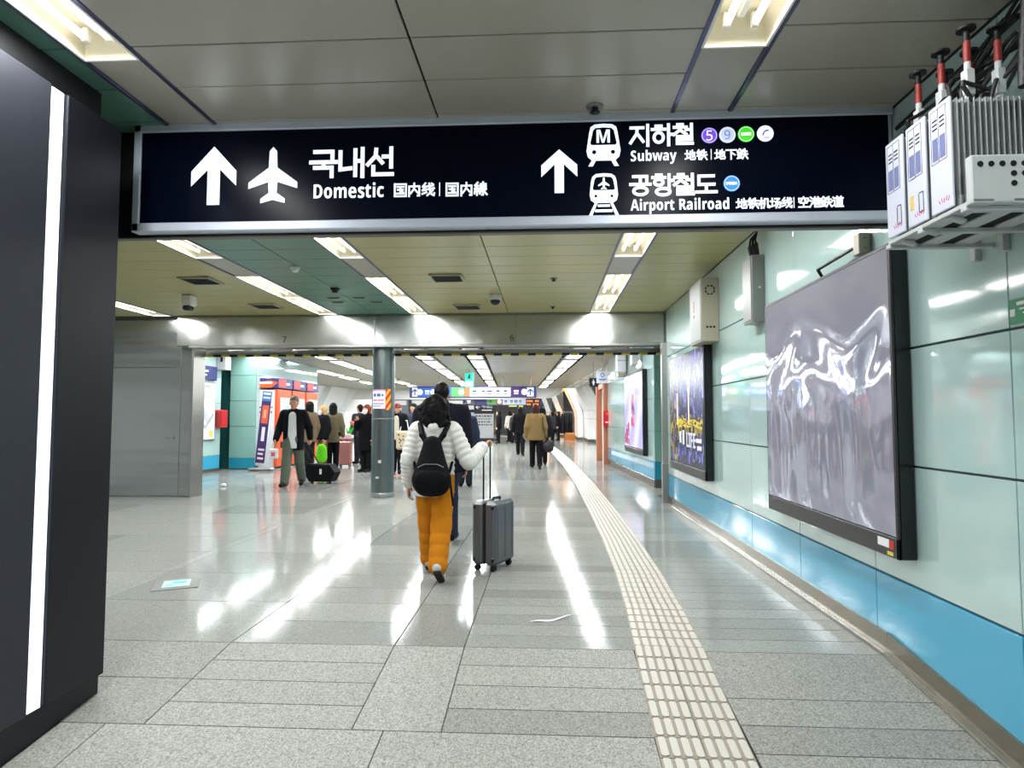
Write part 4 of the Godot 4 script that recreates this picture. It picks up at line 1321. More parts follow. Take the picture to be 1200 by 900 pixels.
# ---------- ceiling fittings ----------
func ceiling_fittings() -> void:
	var vents := [[-4.39, -7.75, "slotted ceiling vent left of the green panels, nearer the sign"], [-4.37, -9.58, "slotted ceiling vent left of the green panels, nearer the beam"], [-1.23, -7.77, "slotted ceiling vent with a round bezel, near the middle light line"], [-1.23, -9.82, "slotted ceiling vent close to the beam, right of the middle light line"]]
	for v in vents:
		var t := thing("ceiling_vent", v[2], "vent", Vector3(v[0], CEIL, v[1]), 0.0, "ceiling air vents")
		var mb := MB.new()
		for s in [-1.0, 1.0]:
			mb.box(Vector3(s * 0.19, -0.012, 0), Vector3(0.03, 0.025, 0.40), Basis.IDENTITY, 0.004)
			mb.box(Vector3(0, -0.012, s * 0.19), Vector3(0.40, 0.025, 0.03), Basis.IDENTITY, 0.004)
		part(t, "frame", mb.done(), M.beige_metal)
		part(t, "duct_throat", bx(Vector3(0.36, 0.01, 0.36)), M.dark_hole, Vector3(0, -0.001, 0))
		for i in 5:
			part(t, "louvre", bx(Vector3(0.35, 0.004, 0.05), 0.001), M.grey_metal, Vector3(0, -0.018, -0.14 + i * 0.07), Basis(Vector3.RIGHT, 0.55))
	var t := thing("dome_camera", "white dome camera under the ceiling, right of the middle light line", "camera", Vector3(-0.72, CEIL, -8.9))
	part(t, "housing", MB.new().lathe([Vector2(0.0, 0.0), Vector2(0.085, 0.0), Vector2(0.085, -0.05), Vector2(0.075, -0.085)]).done(), M.white_paint)
	part(t, "dome", MB.new().ball(Vector3(0, -0.085, 0), Vector3(0.072, 0.07, 0.072), 18, 6, 0.5, 1.0).done(), M.black_gloss)
	t = thing("box_camera", "pale box camera hanging from the olive ceiling at the left", "camera", Vector3(-5.1, CEIL, -8.7))
	part(t, "housing", MB.new().box(Vector3(0, -0.08, 0), Vector3(0.16, 0.16, 0.16), Basis.IDENTITY, 0.02).done(), M.white_paint)
	part(t, "lens", MB.new().box(Vector3(0, -0.19, 0.02), Vector3(0.12, 0.07, 0.12), Basis.IDENTITY, 0.02).done(), M.black_gloss)
	var sm := [[-2.92, -7.14, "white smoke detector on the green ceiling panels"], [-2.86, -8.36, "small dark detector farther along the green ceiling panels"]]
	for i in 2:
		t = thing("smoke_detector", sm[i][2], "smoke detector", Vector3(sm[i][0], CEIL, sm[i][1]))
		part(t, "base", MB.new().lathe([Vector2(0, 0), Vector2(0.06, 0), Vector2(0.06, -0.02), Vector2(0.05, -0.025)]).done(), M.white_paint if i == 0 else M.black_matt)
		part(t, "sensor", MB.new().lathe([Vector2(0.045, -0.02), Vector2(0.04, -0.05), Vector2(0.025, -0.06), Vector2(0.0, -0.06)]).done(), M.white_paint if i == 0 else M.black_matt)
	for q in [[0.10, -7.9, "small dark ceiling sensor between the middle and right light lines"], [0.11, -9.9, "small dark ceiling sensor just before the steel beam"], [0.28, -3.50, "small dark ceiling sensor just in front of the overhead sign"]]:
		t = thing("sprinkler_head", q[2], "sprinkler", Vector3(q[0], CEIL, q[1]))
		part(t, "plate", MB.new().lathe([Vector2(0, 0), Vector2(0.05, 0), Vector2(0.045, -0.01), Vector2(0.02, -0.012)]).done(), M.grey_metal)
		part(t, "head", MB.new().lathe([Vector2(0.02, -0.01), Vector2(0.015, -0.03), Vector2(0.03, -0.035), Vector2(0.0, -0.036)]).done(), M.black_matt)
	for q in [[-2.72, -9.0], [-3.15, -9.35], [-2.55, -9.35], [-3.1, -9.0]]:
		var s := thing("slot_light", "short dark slot in the green ceiling near the steel beam", "slot", Vector3(q[0], CEIL, q[1]), 0.0, "dark slots in the green ceiling")
		part(s, "rim", bx(Vector3(0.19, 0.012, 0.06), 0.003), M.grey_metal, Vector3(0, -0.004, 0))
		part(s, "opening", bx(Vector3(0.15, 0.004, 0.035), 0.001), M.dark_hole, Vector3(0, -0.0115, 0))

# ---------- small things on the floor ----------
func floor_bits() -> void:
	var t := thing("floor_marker", "small pale blue floor sticker in a dark metal frame", "floor marker", Vector3(-3.03, 0.0, -5.105), 0.45)
	part(t, "plate", bx(Vector3(0.34, 0.006, 0.36), 0.001), M.grey_metal, Vector3(0, 0.003, 0))
	part(t, "sticker", bx(Vector3(0.2, 0.003, 0.22), 0.0005), mat("sticker_cyan", rgb8(190, 230, 236), 0.3), Vector3(0, 0.0068, 0))
	part(t, "print", MB.new().box(Vector3(0.02, 0, -0.03), Vector3(0.1, 0.001, 0.07)).box(Vector3(-0.05, 0, 0.05), Vector3(0.05, 0.001, 0.04)).done(), mat("sticker_teal", rgb8(84, 190, 196), 0.3), Vector3(0, 0.0085, 0))
	var mb := MB.new()
	var n := 14
	for i in n:
		var u0 := float(i) / n
		var u1 := float(i + 1) / n
		var f := func(u: float, s: float) -> Vector3: return Vector3(-0.14 + u * 0.28, 0.004 + 0.018 * pow(maxf(0.0, u - 0.35), 1.2) + 0.004 * sin(u * 9.0), -0.13 * u + 0.03 * sin(u * 3.0) + s * 0.016 * sin(PI * clampf(u * 0.9 + 0.08, 0, 1)))
		mb.quad(f.call(u0, -1.0), f.call(u1, -1.0), f.call(u1, 1.0), f.call(u0, 1.0), Vector3.UP, 3)
		mb.quad(f.call(u0, -1.0) - Vector3(0, 0.002, 0), f.call(u1, -1.0) - Vector3(0, 0.002, 0), f.call(u1, 1.0) - Vector3(0, 0.002, 0), f.call(u0, 1.0) - Vector3(0, 0.002, 0), Vector3.DOWN, 3)
	single("paper_scrap", "curled strip of white paper lying on the granite beside the tactile strip", "litter", mb.done(), M.print_white, Vector3(0.03, 0.0, -4.30))
	single("floor_line", "short salmon-red guide line on the floor right of the steel column", "floor line", MB.new().box(Vector3.ZERO, Vector3(0.14, 0.004, 2.2), Basis(Vector3.UP, -0.25)).done(), mat("salmon_line", rgb8(214, 112, 100), 0.35), Vector3(-3.42, 0.002, -15.3))
	single("crumpled_tissue", "small crumpled white tissue on the floor near the steel door", "litter", blob([bone(Vector3(-0.03, 0.025, 0), Vector3(0.03, 0.03, 0.01), 0.03, 0.025), bone(Vector3(0, 0.05, 0.0), Vector3(0.02, 0.03, -0.02), 0.02, 0.03)], 0.006, 0.01), M.print_white, Vector3(-6.4, 0.0, -12.3))
# ---------- people ----------
func fabric(key: String, c: Color, rough := 0.85, sheen := 0.05) -> StandardMaterial3D:
	if M.has(key): return M[key]
	var m := mat(key, c, rough)
	m.metallic_specular = 0.25
	if sheen > 0.0:
		m.rim_enabled = true
		m.rim = sheen
		m.rim_tint = 0.6
	return m

func hand_mesh(side: float, grip: bool, cell: float) -> ArrayMesh:
	var key := "hand%s%s%s" % [side, grip, cell]
	if mesh_cache.has(key): return mesh_cache[key]
	var b := []
	# wrist at the origin, fingers towards -y, palm facing the thigh (-x * side), thumb forward (-z)
	for i in 4:
		var z: float = -0.030 + i * 0.020
		b.append(bone(Vector3(0, -0.01, z * 0.7), Vector3(0, -0.085, z), 0.015, 0.012))
		var l: float = [0.036, 0.042, 0.039, 0.030][i]
		var k: float = [0.35, 0.45, 0.5, 0.6][i] if not grip else 1.35
		var p := Vector3(0, -0.09, z)
		var ang := 0.15 if not grip else 0.5
		for j in 3:
			var q: Vector3 = p + Vector3(-side * sin(ang), -cos(ang), 0) * l * [1.0, 0.7, 0.55][j]
			b.append(bone(p, q, 0.0092 - j * 0.0007, 0.0085 - j * 0.0007))
			p = q
			ang += k
	var t0 := Vector3(0, -0.03, -0.028)
	var t1 := t0 + Vector3(-side * 0.012, -0.032, -0.026)
	var t2 := t1 + Vector3(-side * (0.012 if not grip else 0.03), -0.03, -0.006)
	b.append(bone(t0, t1, 0.014, 0.0115))
	b.append(bone(t1, t2, 0.011, 0.009))
	mesh_cache[key] = blob(b, cell, 0.006)
	return mesh_cache[key]

func orient(dir: Vector3, fwd: Vector3) -> Basis:
	# basis whose -y runs along dir and whose -z is as near fwd as it can be
	var y := -dir.normalized()
	var x := y.cross(-fwd).normalized()
	return Basis(x, y, x.cross(y))

func person(label: String, P: Dictionary) -> Node3D:
	var s: float = P.get("h", 1.70) / 1.70
	var cell: float = P.get("cell", 0.02)
	var o := thing("person", label, "person", P.at, P.get("turn", 0.0), P.get("group", ""))
	o.scale = Vector3.ONE * s
	var lean: float = P.get("lean", 0.0)
	var sp: float = P.get("stance", 0.085)
	# legs
	var J := {}
	var low := 9.0
	for sd in [-1, 1]:
		var q: Array = P.get("ll" if sd < 0 else "rl", [0.0, 0.0, 0.0])
		var hip := Vector3(sd * 0.085, 0.90, 0)
		var knee: Vector3 = hip + Vector3(sd * (sp - 0.085) * 0.5, -cos(q[0]), -sin(q[0])) * 0.42
		var a2: float = q[0] - q[1]
		var ank: Vector3 = knee + Vector3(sd * (sp - 0.085) * 0.5, -cos(a2), -sin(a2)) * 0.40
		var fp: float = q[2]
		var toe := ank + Vector3(sd * 0.02, -0.045 * cos(fp) - 0.15 * sin(fp), -0.15 * cos(fp) + 0.045 * sin(fp))
		var heel := ank + Vector3(0, -0.045 * cos(fp) + 0.045 * sin(fp), 0.045 * cos(fp) + 0.045 * sin(fp))
		J["hip%d" % sd] = hip; J["knee%d" % sd] = knee; J["ank%d" % sd] = ank; J["toe%d" % sd] = toe; J["heel%d" % sd] = heel
		low = minf(low, minf(toe.y, heel.y) - 0.036)
	var up := Vector3(0, -low, 0)
	for kx in J.keys(): J[kx] += up
	var tl := func(v: Vector3) -> Vector3: return Vector3(v.x, v.y, v.z - lean * maxf(0.0, v.y - 0.9)) + up
	var neck: Vector3 = tl.call(Vector3(0, 1.43, 0.01))
	var head: Vector3 = tl.call(Vector3(0, 1.585, -0.005))
	var chest: Vector3 = tl.call(Vector3(0, 1.27, 0))
	var pelv: Vector3 = tl.call(Vector3(0, 0.94, 0))
	var tw: float = P.get("wide", 1.0)
	for sd in [-1, 1]:
		var q: Array = P.get("larm" if sd < 0 else "rarm", [Vector3(sd * 0.235, 1.12, 0.03), Vector3(sd * 0.25, 0.87, -0.05)])
		J["sh%d" % sd] = tl.call(Vector3(sd * 0.165 * tw, 1.385, 0.0))
		J["el%d" % sd] = tl.call(q[0]); J["wr%d" % sd] = tl.call(q[1])
	var yaw: float = P.get("look", 0.0)
	var hb := Basis(Vector3.UP, yaw) * Basis(Vector3.RIGHT, P.get("nod", 0.0))
	var hp := func(v: Vector3) -> Vector3: return head + hb * v
	# body: one continuous skin
	var bb := [bone(pelv + Vector3(-0.06, 0, 0), pelv + Vector3(0.06, 0, 0), 0.115, 0.115, Vector3(1, 1, 0.8)), bone(pelv, chest, 0.115, 0.135, Vector3(1.08, 1, 0.72)),
		bone(J["sh-1"] + Vector3(0.03, 0, 0), J["sh1"] - Vector3(0.03, 0, 0), 0.062, 0.062), bone(neck - Vector3(0, 0.04, 0), neck.lerp(head, 0.55), 0.056, 0.05)]
	for sd in [-1, 1]:
		var k := "%d" % sd
		bb.append_array([bone(J["hip" + k], J["knee" + k], 0.085, 0.055), bone(J["knee" + k], J["ank" + k], 0.055, 0.037), bone(J["heel" + k], J["toe" + k], 0.032, 0.03),
			bone(J["sh" + k], J["el" + k], 0.05, 0.04), bone(J["el" + k], J["wr" + k], 0.04, 0.028)])
	var hc: float = minf(cell, 0.012)
	var hbones := [bone(hp.call(Vector3(0, 0.03, 0.015)), hp.call(Vector3(0, 0.02, -0.02)), 0.092, 0.086, Vector3(0.84, 1.06, 1)), bone(hp.call(Vector3(0, -0.03, -0.03)), hp.call(Vector3(0, -0.085, -0.058)), 0.066, 0.036, Vector3(0.9, 1, 1)),
		bone(hp.call(Vector3(0, 0.01, -0.098)), hp.call(Vector3(0, -0.028, -0.113)), 0.011, 0.016), bone(hp.call(Vector3(-0.035, 0.03, -0.088)), hp.call(Vector3(0.035, 0.03, -0.088)), 0.014, 0.014), bone(hp.call(Vector3(-0.018, -0.062, -0.092)), hp.call(Vector3(0.018, -0.062, -0.092)), 0.010, 0.010),
		bone(hp.call(Vector3(-0.082, 0.01, 0.01)), hp.call(Vector3(-0.086, -0.03, 0.0)), 0.014, 0.011, Vector3(0.6, 1, 1)), bone(hp.call(Vector3(0.082, 0.01, 0.01)), hp.call(Vector3(0.086, -0.03, 0.0)), 0.014, 0.011, Vector3(0.6, 1, 1)),
		bone(neck, neck.lerp(head, 0.55), 0.05, 0.05)]
	var st := SurfaceTool.new()
	st.begin(Mesh.PRIMITIVE_TRIANGLES)
	st.append_from(blob(bb, maxf(cell, 0.014), 0.03), 0, Transform3D.IDENTITY)
	st.append_from(blob(hbones, hc, 0.02), 0, Transform3D.IDENTITY)
	for sd in [-1, 1]:
		var k := "%d" % sd
		var fa: Vector3 = J["wr" + k] - J["el" + k]
		var gr: bool = P.get("lgrip" if sd < 0 else "rgrip", false)
		st.append_from(hand_mesh(sd, gr, 0.004 if cell < 0.015 else 0.006), 0, Transform3D(orient(fa, Vector3(0, 0.1, -1)), J["wr" + k]))
	var skin: Color = P.get("skin", rgb8(206, 160, 132))
	part(o, "body", st.commit(), fabric("skin_%s" % skin.to_html(), skin, 0.55, 0.0))
	if P.get("face", false):
		var eb := MB.new()
		for sd in [-1.0, 1.0]: eb.ball(hp.call(Vector3(sd * 0.031, 0.008, -0.092)), Vector3(0.013, 0.008, 0.008), 10, 6)
		part(o, "eyes", eb.done(), M.print_black)
		part(o, "mouth", MB.new().ball(hp.call(Vector3(0, -0.062, -0.098)), Vector3(0.022, 0.006, 0.008), 10, 6).done(), fabric("lip", rgb8(150, 84, 76), 0.5, 0.0))
	if P.has("mask"):
		part(o, "face_mask", blob([bone(hp.call(Vector3(0, -0.03, -0.07)), hp.call(Vector3(0, -0.075, -0.066)), 0.062, 0.05, Vector3(1.05, 1, 0.9))], 0.01, 0.02), M.print_white)
	# trousers
	var pr: Array = P.get("pant_r", [0.098, 0.08, 0.07])
	var pb := [bone(pelv + Vector3(-0.055, 0.0, 0.01), pelv + Vector3(0.055, 0.0, 0.01), 0.124, 0.124, Vector3(1.08, 1, 0.82))]
	for sd in [-1, 1]:
		var k := "%d" % sd
		pb.append_array([bone(J["hip" + k], J["knee" + k], pr[0], pr[1], Vector3(1, 1, 1), P.get("pant_fold", 0.0), 2.5), bone(J["knee" + k], (J["ank" + k] as Vector3).lerp(J["knee" + k], 0.02), pr[1], pr[2], Vector3(1, 1, 1), P.get("pant_fold", 0.0) * 1.4, 3.5)])
		if P.get("pant_fold", 0.0) > 0.0:
			pb.append(bone(J["hip" + k] + Vector3(sd * 0.05, -0.05, 0.06), J["hip" + k] + Vector3(0.0, -0.20, 0.075), 0.03, 0.015))
	part(o, P.get("pant_name", "trousers"), blob(pb, cell, 0.022), fabric("cloth_" + (P.pants as Color).to_html(), P.pants))
	# shoes
	for sd in [-1, 1]:
		var k := "%d" % sd
		var sb := [bone(J["heel" + k] + Vector3(0, 0.012, 0), J["toe" + k] + Vector3(0, 0.004, 0), 0.045, 0.041), bone(J["ank" + k] + Vector3(0, -0.01, 0.005), J["toe" + k].lerp(J["ank" + k], 0.5), 0.048, 0.036)]
		var sh := part(o, "shoe", blob(sb, minf(cell, 0.014), 0.02), fabric("shoe_" + (P.get("shoes", rgb8(24, 24, 26)) as Color).to_html(), P.get("shoes", rgb8(24, 24, 26)), 0.5, 0.0))
		if P.has("sole"):
			var dn: Vector3 = (J["heel" + k] - J["ank" + k] - (J["heel" + k] - J["toe" + k]).normalized() * 0.045).normalized() * 0.03
			part(sh, "sole", blob([bone(J["heel" + k] + dn, J["toe" + k] + dn, 0.036, 0.036, Vector3(1, 0.8, 1))], 0.01, 0.01), fabric("sole_" + (P.sole as Color).to_html(), P.sole, 0.7, 0.0))
	# upper garment
	var inf: float = P.get("inflate", 0.02)
	var rg: float = P.get("ridge", 0.0)
	var hem: float = P.get("hem", 0.82) + up.y
	var fz: float = P.get("deep", 0.84)
	var jb := [bone(Vector3(pelv.x, hem - 0.05, pelv.z + 0.005), chest + Vector3(0, 0.05, 0), 0.128 + inf + P.get("flare", 0.0), 0.135 + inf, Vector3(1.12 * tw, 1, fz), rg, P.get("ridges", 14.0)),
		bone(J["sh-1"] + Vector3(0.045, -0.01, 0), J["sh1"] + Vector3(-0.045, -0.01, 0), 0.068 + inf * 0.8, 0.068 + inf * 0.8, Vector3(1, 1, 0.95)), bone(neck - Vector3(0, 0.06, 0), neck + Vector3(0, 0.0, 0.005), 0.082, 0.066)]
	for sd in [-1, 1]:
		var k := "%d" % sd
		var cuff: Vector3 = (J["wr" + k] as Vector3).lerp(J["el" + k], 0.04)
		jb.append_array([bone(J["sh" + k], J["el" + k], 0.06 + inf * 0.8, 0.05 + inf * 0.8, Vector3.ONE, rg, P.get("aridges", 7.0)), bone(J["el" + k], cuff, 0.05 + inf * 0.8, 0.038 + inf * 0.7, Vector3.ONE, rg, P.get("aridges", 7.0))])
	if P.get("hood", false):
		jb.append_array([bone(neck + Vector3(-0.085, 0.02, 0.0), neck + Vector3(0, -0.03, 0.09), 0.048, 0.055), bone(neck + Vector3(0.085, 0.02, 0.0), neck + Vector3(0, -0.03, 0.09), 0.048, 0.055), bone(neck + Vector3(0, 0.0, 0.075), neck + Vector3(0, -0.12, 0.10), 0.06, 0.04)])
	if P.has("shirt"):
		jb.append(bone(Vector3(0, hem - 0.12, pelv.z - 0.22), Vector3(0, chest.y + 0.13, chest.z - 0.20), 0.17, 0.125) + [true])
	var top := part(o, P.get("top_name", "jacket"), blob(jb, cell, 0.017, hem, 9.0), fabric("cloth_" + (P.top as Color).to_html(), P.top, P.get("top_rough", 0.85)))
	if P.has("shirt"):
		# the shirt showing between the open fronts
		part(top, "shirt", blob([bone(Vector3(pelv.x, hem - 0.03, pelv.z), chest + Vector3(0, 0.06, 0), 0.128, 0.132, Vector3(1.05, 1, fz)), bone(neck - Vector3(0, 0.08, 0.02), neck - Vector3(0, 0.01, 0.0), 0.07, 0.058)], cell * 0.8, 0.02, hem + 0.03), fabric("cloth_" + (P.shirt as Color).to_html(), P.shirt))
	# hair
	var hs: String = P.get("hair", "short")
	var hrs := [bone(hp.call(Vector3(0, 0.055, 0.022)), hp.call(Vector3(0, 0.05, -0.012)), 0.095, 0.088, Vector3(0.88, 1, 1))]
	var cut := -9.0
	if hs == "short": hrs.append(bone(hp.call(Vector3(0, 0.03, 0.045)), hp.call(Vector3(0, -0.03, 0.055)), 0.075, 0.055))
	if hs == "bob": hrs.append_array([bone(hp.call(Vector3(0, 0.04, 0.035)), hp.call(Vector3(0, -0.07, 0.045)), 0.10, 0.085, Vector3(1.0, 1, 0.9)), bone(hp.call(Vector3(-0.07, 0.02, 0.0)), hp.call(Vector3(-0.078, -0.08, 0.0)), 0.035, 0.03), bone(hp.call(Vector3(0.07, 0.02, 0.0)), hp.call(Vector3(0.078, -0.08, 0.0)), 0.035, 0.03)])
	if hs == "long": hrs.append_array([bone(hp.call(Vector3(0, 0.03, 0.045)), hp.call(Vector3(0, -0.26, 0.09)), 0.09, 0.06, Vector3(1.15, 1, 0.7)), bone(hp.call(Vector3(-0.07, 0.02, 0.0)), hp.call(Vector3(-0.085, -0.2, 0.01)), 0.034, 0.025), bone(hp.call(Vector3(0.07, 0.02, 0.0)), hp.call(Vector3(0.085, -0.2, 0.01)), 0.034, 0.025)])
	if hs == "curly":
		rng.seed = 77
		hrs.append(bone(hp.call(Vector3(0, 0.02, 0.05)), hp.call(Vector3(0, -0.12, 0.07)), 0.115, 0.10, Vector3(1.15, 1, 0.8)))
		for i in 70:
			var a := rng.randf() * TAU
			var y := rng.randf_range(-0.17, 0.07)
			var r := 0.135 if y < 0.02 else 0.135 * sqrt(maxf(0.1, 1.0 - pow((y - 0.02) / 0.13, 2.0)))
			var v := Vector3(sin(a) * r, y, absf(cos(a)) * r * 0.85 + 0.015) if y < 0.04 else Vector3(sin(a) * r * 0.9, y + 0.02, cos(a) * r * 0.75 + 0.02)
			hrs.append(bone(hp.call(v), hp.call(v * 1.05 + Vector3(rng.randf_range(-0.02, 0.02), -0.03, 0.01)), 0.022, 0.012))
	if hs == "cap":
		hrs = [bone(hp.call(Vector3(0, 0.06, 0.015)), hp.call(Vector3(0, 0.055, -0.012)), 0.096, 0.09, Vector3(0.92, 0.9, 1)), bone(hp.call(Vector3(-0.04, 0.045, -0.1)), hp.call(Vector3(0.04, 0.045, -0.1)), 0.045, 0.045, Vector3(1, 0.25, 1.2)), bone(hp.call(Vector3(0, 0.0, 0.05)), hp.call(Vector3(0, -0.05, 0.055)), 0.075, 0.06)]
	part(o, "cap" if hs == "cap" else "hair", blob(hrs, minf(cell, 0.012 if hs != "curly" else 0.008), 0.018, cut), fabric("hair_" + (P.get("hair_c", rgb8(22, 18, 18)) as Color).to_html(), P.get("hair_c", rgb8(22, 18, 18)), 0.5, 0.0))
	o.set_meta("wrist_right", o.transform * (J["wr1"] as Vector3))
	o.set_meta("wrist_left", o.transform * (J["wr-1"] as Vector3))
	return o

func wrist(p: Node3D, sd: int) -> Vector3:
	return p.get_meta("wrist_right" if sd > 0 else "wrist_left")

func suitcase(called: String, label: String, at: Vector3, turn: float, w: float, h: float, d: float, shell: StandardMaterial3D, handle_h: float, ribs := 5) -> Node3D:
	# shell standing upright on four twin wheels, its broad face towards local +z
	var t := thing(called, label, "suitcase", at, turn)
	var wh := 0.055
	part(t, "shell", MB.new().box(Vector3(0, wh + h / 2, d * 0.255), Vector3(w, h, d * 0.48), Basis.IDENTITY, 0.028).box(Vector3(0, wh + h / 2, -d * 0.255), Vector3(w, h, d * 0.48), Basis.IDENTITY, 0.028).done(), shell)
	part(t, "zip_band", bx(Vector3(w - 0.02, h - 0.02, 0.022), 0.006), M.black_matt, Vector3(0, wh + h / 2, 0))
	if ribs > 0:
		var mb := MB.new()
		for i in ribs:
			var x := lerpf(-w * 0.36, w * 0.36, float(i) / maxf(1.0, ribs - 1))
			for s in [-1.0, 1.0]:
				mb.box(Vector3(x, wh + h / 2, s * (d / 2 - 0.002)), Vector3(w * 0.05, h * 0.8, 0.012), Basis.IDENTITY, 0.004)
		part(t, "shell_rib", mb.done(), shell)
	var mb2 := MB.new()
	for sx in [-1.0, 1.0]:
		for sz in [-1.0, 1.0]:
			for sy in [0.0, 1.0]:
				mb2.box(Vector3(sx * (w / 2 - 0.012), wh + 0.05 + sy * (h - 0.1), sz * (d / 2 - 0.035)), Vector3(0.03, 0.045, 0.03), Basis.IDENTITY, 0.008)
	part(t, "corner_guard", mb2.done(), M.black_gloss)
	for sx in [-1.0, 1.0]:
		for sz in [-1.0, 1.0]:
			var c := Vector3(sx * (w / 2 - 0.045), 0.026, sz * (d / 2 - 0.045))
			var wm := MB.new()
			for k in [-1.0, 1.0]:
				wm.tube(c + Vector3(k * 0.006, 0, 0), c + Vector3(k * 0.016, 0, 0), 0.026, 0.026, 16)
			var wn := part(t, "wheel", wm.done(), M.black_gloss)
			part(wn, "fork", MB.new().box(c + Vector3(0, 0.028, 0.004), Vector3(0.036, 0.03, 0.04), Basis.IDENTITY, 0.008).done(), M.black_matt)
	part(t, "carry_handle", MB.new().path([Vector3(-0.07, wh + h, 0.03), Vector3(-0.06, wh + h + 0.022, 0.03), Vector3(0.06, wh + h + 0.022, 0.03), Vector3(0.07, wh + h, 0.03)], 0.011, 8).done(), M.black_gloss)
	if handle_h > 0.0:
		var hy := wh + h
		var mh := MB.new()
		for s in [-1.0, 1.0]:
			mh.tube(Vector3(s * 0.062, hy - 0.05, -d * 0.28), Vector3(s * 0.062, hy + handle_h, -d * 0.28), 0.0085, 0.007, 10)
		part(t, "telescopic_rod", mh.done(), M.black_gloss)
		part(t, "grip", MB.new().box(Vector3(0, hy + handle_h, -d * 0.28), Vector3(0.15, 0.026, 0.03), Basis.IDENTITY, 0.009).done(), M.black_matt)
	return t

